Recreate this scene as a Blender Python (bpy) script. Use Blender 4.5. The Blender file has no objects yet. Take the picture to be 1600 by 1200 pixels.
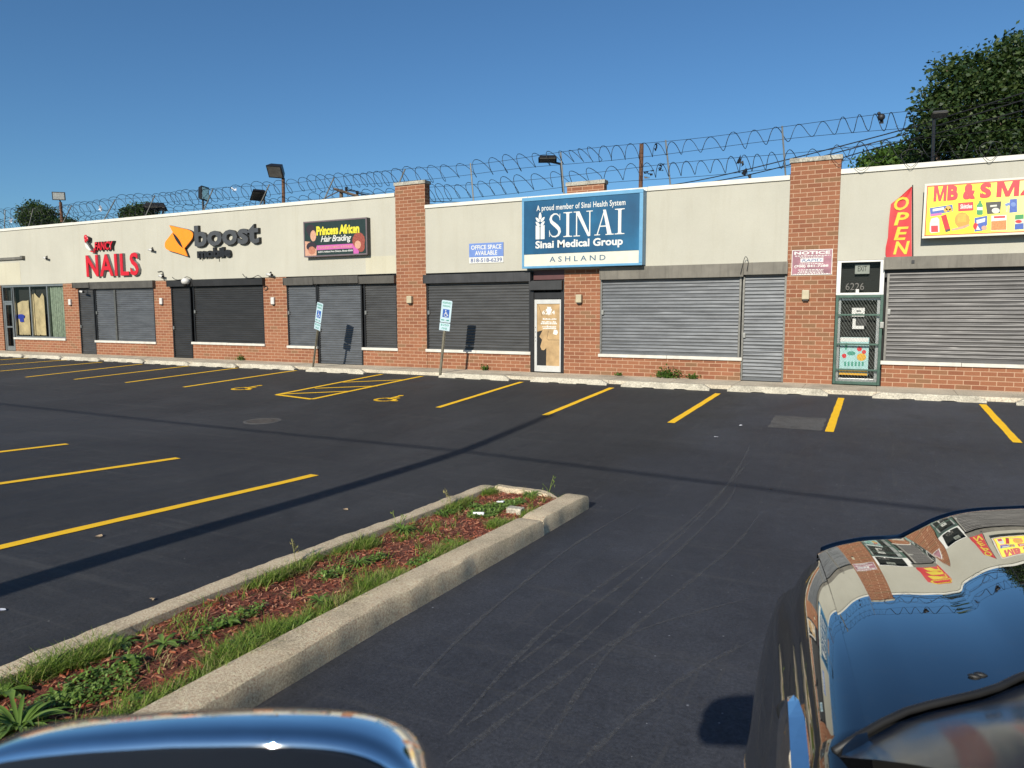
import bpy, bmesh, math, random
from mathutils import Vector, Matrix
R = math.radians
random.seed(7)
scene = bpy.context.scene
COL = scene.collection

# ---------------------------------------------------------------- camera
CAM = Vector((0.0, -18.5, 1.85))
YAW, PITCH, ROLL, FPX = R(26.929), R(5.7635), R(-0.0739), 1127.7
FW = Vector((-math.sin(YAW)*math.cos(PITCH), math.cos(YAW)*math.cos(PITCH), -math.sin(PITCH)))
_r = Vector((math.cos(YAW), math.sin(YAW), 0)); _u = _r.cross(FW)
RT = math.cos(ROLL)*_r + math.sin(ROLL)*_u
UP = -math.sin(ROLL)*_r + math.cos(ROLL)*_u
cd = bpy.data.cameras.new('camera'); cam = bpy.data.objects.new('camera', cd); COL.objects.link(cam)
M = Matrix((RT, UP, -FW)).transposed().to_4x4(); M.translation = CAM
cam.matrix_world = M
cd.sensor_width = 36; cd.lens = FPX/1600*36; cd.clip_start = 0.05; cd.clip_end = 3000
cd.dof.use_dof = True; cd.dof.focus_distance = 17.0; cd.dof.aperture_fstop = 8.0
scene.camera = cam

# ---------------------------------------------------------------- sky, sun, exposure
SUN_TO = Vector((0.03, -1.0, 0.50)).normalized()
el = math.asin(SUN_TO.z); az = math.atan2(SUN_TO.x, SUN_TO.y)
w = bpy.data.worlds.new('World'); scene.world = w; w.use_nodes = True
nt = w.node_tree; nt.nodes.clear()
sky = nt.nodes.new('ShaderNodeTexSky'); sky.sky_type = 'NISHITA'; sky.sun_disc = False
sky.sun_elevation = el; sky.sun_rotation = az; sky.air_density = 1.0; sky.dust_density = 0.3; sky.ozone_density = 3.0; sky.altitude = 200
bg = nt.nodes.new('ShaderNodeBackground'); bg.inputs['Strength'].default_value = 0.058
out = nt.nodes.new('ShaderNodeOutputWorld')
tint = nt.nodes.new('ShaderNodeMix'); tint.data_type = 'RGBA'; tint.blend_type = 'MULTIPLY'; tint.inputs[0].default_value = 1
tint.inputs[7].default_value = (.65, .98, 1.20, 1)   # deep clear-sky blue
nt.links.new(sky.outputs[0], tint.inputs[6]); nt.links.new(tint.outputs[2], bg.inputs[0]); nt.links.new(bg.outputs[0], out.inputs[0])
sd = bpy.data.lights.new('sun', 'SUN'); sd.energy = 4.2; sd.angle = R(0.5); sd.color = (1.0, 0.94, 0.82)
sun = bpy.data.objects.new('sun', sd); COL.objects.link(sun)
sun.rotation_euler = SUN_TO.to_track_quat('Z', 'Y').to_euler()
scene.view_settings.view_transform = 'Standard'; scene.view_settings.look = 'None'
scene.view_settings.exposure = 0.55; scene.view_settings.gamma = 1.0

# ---------------------------------------------------------------- measuring helpers: a sight line to a plane in the place
def ray(px, py): return FW*FPX + RT*(px-800) - UP*(py-600)
def F(px, py, y=0.0):                      # point of the vertical plane at depth y
    d = ray(px, py); t = (y-CAM.y)/d.y
    return CAM.x+t*d.x, CAM.z+t*d.z
KN = [(-400, .02), (-17.5, .02), (-15.5, 0), (-12.4, -.12), (-9.5, -.19), (-6.5, -.10), (-1.5, .04), (400, .04)]
def _z(y):
    for (a, b), (c, d) in zip(KN, KN[1:]):
        if a <= y <= c: return b+(d-b)*(y-a)/(c-a)
    return 0.02
def zl(y): return sum(_z(y+k*.2) for k in range(-4, 5))/9
def L(px, py, dz=0.0):                     # point of the lot surface
    d = ray(px, py); z = dz
    for i in range(40):
        t = (z-CAM.z)/d.z; z = .5*z+.5*(zl(CAM.y+t*d.y)+dz)
    return CAM.x+t*d.x, CAM.y+t*d.y, z

# ---------------------------------------------------------------- materials
MATS = {}
GROUND = ('yellow_paint', 'paper_white', 'leaf_litter', 'rubber', 'trim_black', 'mirror_glass', 'orange', 'sign_red', 'flag_red')
def newmat(name):
    m = bpy.data.materials.new(name); m.use_nodes = True
    b = m.node_tree.nodes['Principled BSDF']; MATS[name] = m
    return m, m.node_tree, b
def nd(t, k, **kw):
    n = t.nodes.new(k)
    for a, v in kw.items(): setattr(n, a, v)
    return n
def setin(n, **kw):
    for a, v in kw.items(): n.inputs[a.replace('_', ' ')].default_value = v
def coord(t, kind='Object'):
    return nd(t, 'ShaderNodeTexCoord').outputs[kind]
def noise(t, vec, scale, detail=4, rough=.55, dist=0):
    n = nd(t, 'ShaderNodeTexNoise'); setin(n, Scale=scale, Detail=detail, Roughness=rough, Distortion=dist)
    t.links.new(vec, n.inputs['Vector']); return n.outputs['Fac']
def ramp(t, fac, stops):
    r = nd(t, 'ShaderNodeValToRGB'); e = r.color_ramp.elements
    while len(e) < len(stops): e.new(.5)
    for x, (p, c) in zip(e, stops):
        x.position = p; x.color = (*c, 1) if len(c) == 3 else c
    t.links.new(fac, r.inputs[0]); return r.outputs[0]
def mix(t, fac, a, b, mode='MIX'):
    m = nd(t, 'ShaderNodeMix', data_type='RGBA', blend_type=mode)
    for s, v in ((0, fac), (6, a), (7, b)):
        if isinstance(v, (int, float)): m.inputs[s].default_value = v
        elif isinstance(v, tuple): m.inputs[s].default_value = (*v, 1)
        else: t.links.new(v, m.inputs[s])
    return m.outputs[2]
def bump(t, b, h, strength=.3, dist=.01):
    n = nd(t, 'ShaderNodeBump'); setin(n, Strength=strength, Distance=dist)
    t.links.new(h, n.inputs['Height']); t.links.new(n.outputs[0], b.inputs['Normal'])
def g(v): return (v, v, v)
def plain(name, c, rough=.5, metal=0.0, var=.12, scale=6.0, bmp=0.0, coat=0.0, spec=.5):
    if name not in GROUND: c = tuple(x*.73 for x in c)
    m, t, b = newmat(name)
    v = coord(t); f = noise(t, v, scale, 5)
    lo = tuple(max(0, x*(1-var)) for x in c); hi = tuple(min(1, x*(1+var)) for x in c)
    t.links.new(ramp(t, f, [(.3, lo), (.7, hi)]), b.inputs['Base Color'])
    setin(b, Roughness=rough, Metallic=metal); b.inputs['Coat Weight'].default_value = coat; b.inputs['Specular IOR Level'].default_value = spec
    if bmp: bump(t, b, noise(t, v, scale*12, 3), bmp, .004)
    return m
def scaled(t, v, s):
    mp = nd(t, 'ShaderNodeMapping'); mp.inputs['Scale'].default_value = s
    t.links.new(v, mp.inputs[0]); return mp.outputs[0]

def mk_asphalt():
    m, t, b = newmat('asphalt'); v = coord(t)
    big = noise(t, v, .22, 4, .6, .6); mid = noise(t, scaled(t, v, (2.2, .5, 1)), .9, 5, .65)
    fine = noise(t, v, 55, 3, .7); grain = noise(t, v, 190, 2, .6)
    c = ramp(t, big, [(.36, (.020, .020, .022)), (.52, (.0265, .0268, .0290)), (.66, (.034, .0345, .0375))])
    c = mix(t, .55, c, ramp(t, mid, [(.3, g(.35)), (.7, g(.68))]), 'OVERLAY')
    c = mix(t, .75, c, ramp(t, fine, [(.3, g(.26)), (.72, g(.76))]), 'OVERLAY')
    md = noise(t, v, 7.5, 6, .7); c = mix(t, .5, c, ramp(t, md, [(.3, g(.36)), (.7, g(.66))]), 'OVERLAY')
    oil = ramp(t, noise(t, v, .8, 3, .5, 1.5), [(.66, g(0)), (.76, g(.45))]); c = mix(t, oil, c, (.012, .012, .013))
    pale = ramp(t, noise(t, v, 2.6, 6, .75, .8), [(.60, g(0)), (.72, g(.34))]); c = mix(t, pale, c, (.065, .066, .068))
    gr2 = noise(t, v, 320, 1, .5); c = mix(t, .45, c, ramp(t, gr2, [(.35, g(.28)), (.7, g(.78))]), 'OVERLAY')
    speck = ramp(t, grain, [(.66, g(0)), (.74, g(1))])
    c = mix(t, mix(t, 1.0, speck, g(.45), 'MULTIPLY'), c, (.17, .165, .16))
    # sparse pale stone chips
    vo = nd(t, 'ShaderNodeTexVoronoi'); setin(vo, Scale=11.0); t.links.new(v, vo.inputs['Vector'])
    sp = nd(t, 'ShaderNodeSeparateColor'); t.links.new(vo.outputs['Color'], sp.inputs[0])
    sz = nd(t, 'ShaderNodeMath', operation='MULTIPLY'); t.links.new(sp.outputs[0], sz.inputs[0]); sz.inputs[1].default_value = .075
    lt = nd(t, 'ShaderNodeMath', operation='LESS_THAN'); t.links.new(vo.outputs['Distance'], lt.inputs[0]); t.links.new(sz.outputs[0], lt.inputs[1])
    gt = nd(t, 'ShaderNodeMath', operation='GREATER_THAN'); t.links.new(sp.outputs[1], gt.inputs[0]); gt.inputs[1].default_value = .45
    ml = nd(t, 'ShaderNodeMath', operation='MULTIPLY'); t.links.new(lt.outputs[0], ml.inputs[0]); t.links.new(gt.outputs[0], ml.inputs[1])
    c = mix(t, ml.outputs[0], c, (.16, .155, .15))
    # the newer sealcoat of the right aisle is a paler blue grey, with a wandering seam
    sx = nd(t, 'ShaderNodeSeparateXYZ'); t.links.new(v, sx.inputs[0]); wob = noise(t, v, .7, 4, .6)
    ad = nd(t, 'ShaderNodeMath', operation='MULTIPLY_ADD'); t.links.new(wob, ad.inputs[0]); ad.inputs[1].default_value = 2.2; t.links.new(sx.outputs[0], ad.inputs[2])
    mr = nd(t, 'ShaderNodeMapRange'); mr.inputs[1].default_value = -1.9; mr.inputs[2].default_value = -1.1; t.links.new(ad.outputs[0], mr.inputs[0])
    c = mix(t, mr.outputs[0], c, mix(t, 1.0, c, (1.32, 1.40, 1.60), 'MULTIPLY'))
    # worn scuffs running along the driving aisle
    sc = ramp(t, noise(t, scaled(t, v, (.35, 5, 1)), 1.3, 6, .75, .4), [(.56, g(0)), (.74, g(.42))])
    c = mix(t, sc, c, (.085, .082, .078))
    # finer sweeping scratches
    sw = ramp(t, noise(t, scaled(t, v, (9, .6, 1)), 2.0, 3, .6, .8), [(.62, g(0)), (.70, g(.28))])
    c = mix(t, sw, c, (.075, .073, .07))
    t.links.new(c, b.inputs['Base Color'])
    t.links.new(ramp(t, mid, [(.3, g(.62)), (.7, g(.82))]), b.inputs['Roughness'])
    b.inputs['Specular IOR Level'].default_value = .38
    bump(t, b, mix(t, .5, fine, grain), .55, .006)
mk_asphalt()
def mk_concrete(name, c, dark=.55, gr=60, stain=1.0, bmp=.5):
    m, t, b = newmat(name); v = coord(t)
    n1 = noise(t, v, 1.6*stain, 6, .65); n2 = noise(t, v, gr, 3, .7); n3 = noise(t, v, gr*3.2, 2)
    col = ramp(t, n1, [(.28, tuple(x*dark for x in c)), (.5, c), (.72, tuple(min(1, x*1.18) for x in c))])
    col = mix(t, .85, col, ramp(t, n2, [(.3, g(.22)), (.7, g(.74))]), 'OVERLAY')
    pit = ramp(t, n3, [(.68, g(0)), (.76, g(.55))]); col = mix(t, pit, col, tuple(x*.35 for x in c))
    t.links.new(col, b.inputs['Base Color']); setin(b, Roughness=.9); b.inputs['Specular IOR Level'].default_value = .25
    bump(t, b, mix(t, .6, n2, n3), bmp, .008)
mk_concrete('kerb_concrete', (.60, .49, .335), .70, 85, 1.6, 1.0)
mk_concrete('sidewalk_concrete', (.50, .44, .34), .6, 40, .8, .4)
mk_concrete('stop_concrete', (.44, .40, .32), .62, 45, 1.6, .5)
mk_concrete('coping_stone', (.34, .32, .27), .5, 30, 2.5, .4)
mk_concrete('patch_concrete', (.095, .092, .09), .7, 60, 2.0, .3)

def mk_brick(name, c1, c2, c3, mortar):
    m, t, b = newmat(name); v = coord(t)
    s = nd(t, 'ShaderNodeSeparateXYZ'); t.links.new(v, s.inputs[0])
    a = nd(t, 'ShaderNodeMath', operation='ADD'); t.links.new(s.outputs[0], a.inputs[0]); t.links.new(s.outputs[1], a.inputs[1])
    cm = nd(t, 'ShaderNodeCombineXYZ'); t.links.new(a.outputs[0], cm.inputs[0]); t.links.new(s.outputs[2], cm.inputs[1])
    br = nd(t, 'ShaderNodeTexBrick'); br.offset = .5
    setin(br, Scale=1.0, Mortar_Size=.0085, Mortar_Smooth=.15, Bias=-.1, Brick_Width=.305, Row_Height=.1016)
    br.inputs['Color1'].default_value = (0, 0, 0, 1); br.inputs['Color2'].default_value = (1, 1, 1, 1); br.inputs['Mortar'].default_value = (.5, .5, .5, 1)
    t.links.new(cm.outputs[0], br.inputs['Vector'])
    # each brick its own tone
    col = ramp(t, br.outputs['Color'], [(0, c1), (.35, c2), (.72, c2), (.86, c3), (1, c1)])
    n2 = noise(t, v, 38, 4, .7); col = mix(t, .45, col, ramp(t, n2, [(.3, g(.34)), (.7, g(.64))]), 'OVERLAY')
    big = noise(t, v, .9, 5, .6); col = mix(t, .35, col, ramp(t, big, [(.3, g(.36)), (.7, g(.62))]), 'OVERLAY')
    mo = mix(t, .5, mortar, ramp(t, n2, [(.3, g(.35)), (.7, g(.62))]), 'OVERLAY')
    col = mix(t, br.outputs['Fac'], col, mo)
    t.links.new(col, b.inputs['Base Color']); setin(b, Roughness=.88); b.inputs['Specular IOR Level'].default_value = .25
    inv = nd(t, 'ShaderNodeMath', operation='SUBTRACT'); inv.inputs[0].default_value = 1; t.links.new(br.outputs['Fac'], inv.inputs[1])
    h = nd(t, 'ShaderNodeMath', operation='MULTIPLY_ADD'); t.links.new(n2, h.inputs[0]); h.inputs[1].default_value = .3; t.links.new(inv.outputs[0], h.inputs[2])
    bump(t, b, h.outputs[0], .6, .008)
mk_brick('brick', (.205, .080, .043), (.245, .101, .053), (.195, .104, .055), (.41, .26, .17))

def mk_stucco(name, c):
    m, t, b = newmat(name); v = coord(t)
    big = noise(t, v, .45, 5, .6); st = noise(t, scaled(t, v, (2.6, 1, .22)), 1.5, 6, .7); f = noise(t, v, 90, 3, .7)
    col = ramp(t, big, [(.3, tuple(x*.91 for x in c)), (.7, tuple(x*1.04 for x in c))])
    col = mix(t, ramp(t, st, [(.50, g(0)), (.8, g(.36))]), col, (c[0]*.78, c[1]*.74, c[2]*.66))
    col = mix(t, .18, col, ramp(t, f, [(.3, g(.3)), (.7, g(.7))]), 'OVERLAY')
    t.links.new(col, b.inputs['Base Color']); setin(b, Roughness=.92); b.inputs['Specular IOR Level'].default_value = .2
    bump(t, b, f, .35, .004)
mk_stucco('stucco', (.415, .398, .335))
mk_stucco('stucco_patch', (.46, .43, .33))
plain('coping_white', (.78, .75, .66), .6, 0, .08, 3)
plain('sill_stone', (.72, .68, .60), .75, 0, .14, 5, .2)

def mk_shutter(name, c, rough=.45, metal=.25, dust=.4):
    m, t, b = newmat(name); v = coord(t)
    n = noise(t, scaled(t, v, (.8, 1, 3.5)), 1.4, 6, .7); n2 = noise(t, scaled(t, v, (.5, 1, 14)), 3, 3, .6); ch = noise(t, v, 22, 4, .6)
    col = ramp(t, n, [(.3, tuple(x*.72 for x in c)), (.7, tuple(x*1.3 for x in c))])
    col = mix(t, .5, col, ramp(t, n2, [(.3, g(.36)), (.72, g(.66))]), 'OVERLAY')
    chip = ramp(t, ch, [(.74, g(0)), (.78, g(dust))]); col = mix(t, chip, col, (.45, .43, .40))
    t.links.new(col, b.inputs['Base Color']); setin(b, Roughness=rough, Metallic=metal)
    bump(t, b, n, .15, .01)
mk_shutter('shutter_black', (.023, .023, .023), .42, .1, .12)
mk_shutter('shutter_charcoal', (.050, .050, .050), .42, .15, .15)
mk_shutter('shutter_grey', (.092, .098, .106), .45, .3, .3)
mk_shutter('shutter_silver', (.112, .118, .126), .45, .4, .35)
mk_shutter('shutter_brown', (.080, .077, .076), .45, .35, .6)
def mk_housing(name, c):
    m, t, b = newmat(name); v = coord(t)
    dr = noise(t, scaled(t, v, (9, 1, .6)), 2.2, 5, .7); n = noise(t, v, 3, 5)
    col = ramp(t, n, [(.3, tuple(x*.8 for x in c)), (.7, tuple(x*1.15 for x in c))])
    col = mix(t, ramp(t, dr, [(.5, g(0)), (.72, g(.55))]), col, tuple(x*.5 for x in c))
    t.links.new(col, b.inputs['Base Color']); setin(b, Roughness=.5, Metallic=.25)
mk_housing('housing_black', (.03, .03, .031)); mk_housing('housing_grey', (.10, .093, .082)); mk_housing('housing_brown', (.17, .155, .13)); mk_housing('housing_slate', (.055, .055, .058))

plain('metal_dark', (.03, .03, .032), .45, .5)
plain('metal_steel', (.22, .21, .19), .45, .7, .25, 8)
plain('metal_galv', (.30, .30, .28), .5, .6, .2, 8)
plain('rusty_steel', (.16, .075, .04), .85, .1, .45, 9, .3)
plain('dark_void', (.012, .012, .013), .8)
plain('roof_felt', (.06, .06, .06), .9, 0, .3, 2)
plain('wood_pole', (.14, .10, .07), .9, 0, .35, 5, .4)
plain('cable_black', (.015, .015, .016), .6)
plain('white_plastic', (.72, .70, .66), .45)
plain('white_frame', (.70, .69, .66), .4, .2, .1, 4)
plain('alu_frame', (.42, .43, .42), .35, .7, .1)
plain('beige_lamp', (.52, .45, .30), .5)
plain('sign_red', (.50, .010, .020), .35, 0, .06)
plain('letter_grey', (.075, .077, .08), .45)
plain('letter_return', (.30, .30, .30), .4, .3)
plain('letter_black', (.012, .012, .013), .5)
plain('orange', (.86, .24, .012), .4, 0, .04)
plain('white_print', (.80, .79, .74), .5, 0, .04)
plain('cream_print', (.72, .71, .60), .5, 0, .06)
plain('sign_green', (.022, .040, .034), .35, 0, .15)
plain('yellow_print', (.82, .72, .05), .4, 0, .05)
plain('pink_print', (.62, .13, .42), .4, 0, .08)
plain('skin_print', (.50, .20, .12), .5, 0, .25, 20)
plain('skin_light_print', (.66, .36, .24), .5, 0, .2, 20)
plain('hair_print', (.03, .018, .025), .5)
plain('hair_red_print', (.33, .07, .045), .5, 0, .5, 30)
plain('pale_blue_print', (.16, .27, .62), .5, 0, .1)
plain('slate_blue_print', (.13, .17, .33), .5)
plain('navy_print', (.02, .10, .19), .5)
plain('frame_blue', (.13, .36, .58), .4, .1, .08)
plain('exit_grey', (.36, .37, .36), .5)
plain('frame_mauve', (.17, .13, .14), .5)
plain('maroon_print', (.33, .13, .17), .5, 0, .35, 7)
plain('flag_red', (.47, .018, .022), .6, 0, .1, 3)
plain('flag_yellow', (.80, .60, .03), .6)
plain('green_print', (.02, .30, .08), .4, 0, .2)
plain('blue_print', (.03, .10, .45), .4, 0, .25, 20)
plain('black_print', (.03, .028, .025), .4, 0, .3, 20)
plain('orange_print', (.72, .25, .06), .5, 0, .4, 40)
plain('gold_print', (.78, .42, .02), .4, 0, .15, 15)
plain('sign_bluewhite', (.55, .70, .76), .35, 0, .06)
plain('ada_blue', (.015, .10, .42), .4)
plain('ada_green', (.05, .32, .22), .4)
plain('gate_green', (.045, .10, .075), .5, .3, .25, 8)
plain('gate_mesh', (.20, .22, .20), .5, .6, .2)
plain('teal_print', (.40, .66, .64), .5, 0, .15, 12)
plain('plywood', (.50, .33, .16), .8, 0, .22, 5)
plain('brown_paper', (.62, .49, .30), .85, 0, .25, 3, .3)
plain('curtain', (.30, .36, .29), .9, 0, .3, 9)
plain('shirt_blue', (.02, .05, .45), .7)
plain('maroon_panel', (.10, .028, .028), .5)
plain('rubber', (.02, .02, .02), .85, 0, .2, 30, .3)
plain('debris_black', (.012, .012, .014), .5)
plain('bird_dark', (.018, .018, .022), .55)
plain('paper_white', (.75, .76, .80), .7)
plain('leaf_litter', (.42, .30, .18), .8, 0, .3, 30)
def mk_iron():
    m, t, b = newmat('cast_iron'); v = coord(t)
    t.links.new(ramp(t, noise(t, v, 9, 5), [(.3, (.05, .042, .036)), (.7, (.13, .115, .10))]), b.inputs['Base Color']); setin(b, Roughness=.7, Metallic=.4)
mk_iron()
def mk_sinai():
    m, t, b = newmat('sign_blue'); v = coord(t); n = noise(t, scaled(t, v, (1, 1, .6)), .9, 4)
    t.links.new(ramp(t, n, [(.32, (.010, .050, .110)), (.55, (.012, .085, .175)), (.72, (.018, .145, .29))]), b.inputs['Base Color']); setin(b, Roughness=.28)
mk_sinai()
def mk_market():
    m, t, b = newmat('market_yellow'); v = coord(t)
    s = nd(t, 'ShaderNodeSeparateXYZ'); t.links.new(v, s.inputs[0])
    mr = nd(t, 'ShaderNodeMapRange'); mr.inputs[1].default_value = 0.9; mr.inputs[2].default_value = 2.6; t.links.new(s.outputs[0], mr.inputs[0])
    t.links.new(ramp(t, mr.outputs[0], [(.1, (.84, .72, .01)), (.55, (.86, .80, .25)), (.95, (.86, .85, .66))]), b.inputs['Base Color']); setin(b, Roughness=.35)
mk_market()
def mk_glass():
    m, t, b = newmat('window_glass'); t.nodes.remove(b)
    o = t.nodes['Material Output']; tr = nd(t, 'ShaderNodeBsdfTransparent'); tr.inputs[0].default_value = (.84, .86, .82, 1)
    gl = nd(t, 'ShaderNodeBsdfGlossy'); gl.inputs['Roughness'].default_value = .02
    fr = nd(t, 'ShaderNodeFresnel'); fr.inputs[0].default_value = 1.25
    mx = nd(t, 'ShaderNodeMixShader'); t.links.new(fr.outputs[0], mx.inputs[0]); t.links.new(tr.outputs[0], mx.inputs[1]); t.links.new(gl.outputs[0], mx.inputs[2])
    t.links.new(mx.outputs[0], o.inputs[0])
mk_glass()
def mk_lamp():
    m, t, b = newmat('lamp_glass'); t.links.new(ramp(t, noise(t, coord(t), 30, 3), [(.3, (.35, .36, .34)), (.7, (.75, .76, .72))]), b.inputs['Base Color']); setin(b, Roughness=.12, Metallic=.6)
mk_lamp()
def mk_leaf(name, c1, c2, c3, tr=.35):
    m, t, b = newmat(name); o = t.nodes['Material Output']
    ge = nd(t, 'ShaderNodeNewGeometry'); col = ramp(t, ge.outputs['Random Per Island'], [(0, c1), (.5, c2), (1, c3)])
    t.links.new(col, b.inputs['Base Color']); setin(b, Roughness=.5); b.inputs['Specular IOR Level'].default_value = .3
    tl = nd(t, 'ShaderNodeBsdfTranslucent'); t.links.new(mix(t, .5, col, (.10, .16, .01), 'ADD'), tl.inputs[0])
    mx = nd(t, 'ShaderNodeMixShader'); mx.inputs[0].default_value = tr
    t.links.new(b.outputs[0], mx.inputs[1]); t.links.new(tl.outputs[0], mx.inputs[2]); t.links.new(mx.outputs[0], o.inputs[0])
mk_leaf('leaf_tree', (.013, .032, .010), (.030, .058, .016), (.070, .098, .028), .25)
mk_leaf('leaf_bush', (.03, .07, .012), (.06, .12, .02), (.10, .17, .03))
mk_leaf('grass', (.09, .16, .018), (.17, .26, .035), (.30, .35, .09))
mk_leaf('dry_grass', (.26, .20, .08), (.32, .27, .12), (.22, .22, .08), .2)
mk_leaf('weed_leaf', (.08, .15, .022), (.14, .23, .045), (.22, .31, .085), .25)
mk_leaf('mulch_chip', (.17, .040, .020), (.36, .095, .048), (.60, .30, .18), 0.0)
def mk_mulch():
    m, t, b = newmat('mulch'); v = coord(t); n = noise(t, scaled(t, v, (1.4, .8, 1)), 42, 4, .75, 1.2); n2 = noise(t, v, 3, 4)
    c = ramp(t, n, [(.3, (.045, .014, .009)), (.5, (.20, .050, .026)), (.7, (.36, .11, .055))])
    c = mix(t, ramp(t, n2, [(.5, g(0)), (.75, g(.5))]), c, (.07, .045, .025))
    t.links.new(c, b.inputs['Base Color']); setin(b, Roughness=.95); bump(t, b, n, 1.0, .03)
mk_mulch()
def mk_paint():
    # black clear-coated paint: dark body under a gloss layer that grows with the viewing angle
    m, t, b = newmat('car_paint'); v = coord(t); o = t.nodes['Material Output']
    setin(b, Roughness=.5); b.inputs['Base Color'].default_value = (.0040, .0042, .0050, 1); b.inputs['Specular IOR Level'].default_value = 0
    gl = nd(t, 'ShaderNodeBsdfGlossy'); setin(gl, Roughness=.006); gl.inputs[0].default_value = (.97, .97, .95, 1)
    lw = nd(t, 'ShaderNodeLayerWeight'); lw.inputs[0].default_value = .5
    r = ramp(t, lw.outputs['Facing'], [(0, g(.05)), (.45, g(.13)), (.60, g(.34)), (.72, g(.62)), (.88, g(.70)), (1, g(.88))])
    n = noise(t, v, 2.2, 2); bp = nd(t, 'ShaderNodeBump'); setin(bp, Strength=.015, Distance=.01); t.links.new(n, bp.inputs['Height']); t.links.new(bp.outputs[0], gl.inputs['Normal'])
    # thin road dust
    du = ramp(t, noise(t, v, 26, 6, .75), [(.55, g(0)), (.8, g(.05))]); df = nd(t, 'ShaderNodeBsdfDiffuse'); df.inputs[0].default_value = (.20, .19, .17, 1)
    mx = nd(t, 'ShaderNodeMixShader'); t.links.new(r, mx.inputs[0]); t.links.new(b.outputs[0], mx.inputs[1]); t.links.new(gl.outputs[0], mx.inputs[2])
    m2 = nd(t, 'ShaderNodeMixShader'); t.links.new(du, m2.inputs[0]); t.links.new(mx.outputs[0], m2.inputs[1]); t.links.new(df.outputs[0], m2.inputs[2])
    t.links.new(m2.outputs[0], o.inputs[0])
mk_paint()
def mk_chrome():
    m, t, b = newmat('chrome'); n = noise(t, coord(t), 40, 3)
    t.links.new(ramp(t, n, [(.3, g(.80)), (.7, g(.86))]), b.inputs['Base Color']); setin(b, Metallic=1.0, Roughness=.02)
mk_chrome()
def mk_yellow():
    m, t, b = newmat('yellow_paint'); v = coord(t)
    n = noise(t, v, 60, 4, .7); n2 = noise(t, v, 5, 5, .7)
    c = ramp(t, n2, [(.3, (.90, .50, .004)), (.7, (.98, .58, .006))])
    c = mix(t, ramp(t, n, [(.70, g(0)), (.80, g(.6))]), c, (.06, .05, .03))
    t.links.new(c, b.inputs['Base Color']); setin(b, Roughness=.7); bump(t, b, n, .4, .004)
mk_yellow()
def mk_wind():
    m, t, b = newmat('windshield_glass'); b.inputs['Base Color'].default_value = (.035, .050, .075, 1); b.inputs['Specular IOR Level'].default_value = .22; b.inputs['IOR'].default_value = 1.35
    t.links.new(ramp(t, noise(t, coord(t), 5, 2), [(.3, g(.10)), (.7, g(.16))]), b.inputs['Roughness'])
mk_wind()
plain('dark_chrome', (.16, .165, .175), .12, 1.0, .1, 20)
plain('trim_black', (.012, .012, .012), .55, 0, .2, 12)
plain('mirror_glass', (.55, .57, .6), .02, 1.0, .02)

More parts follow.
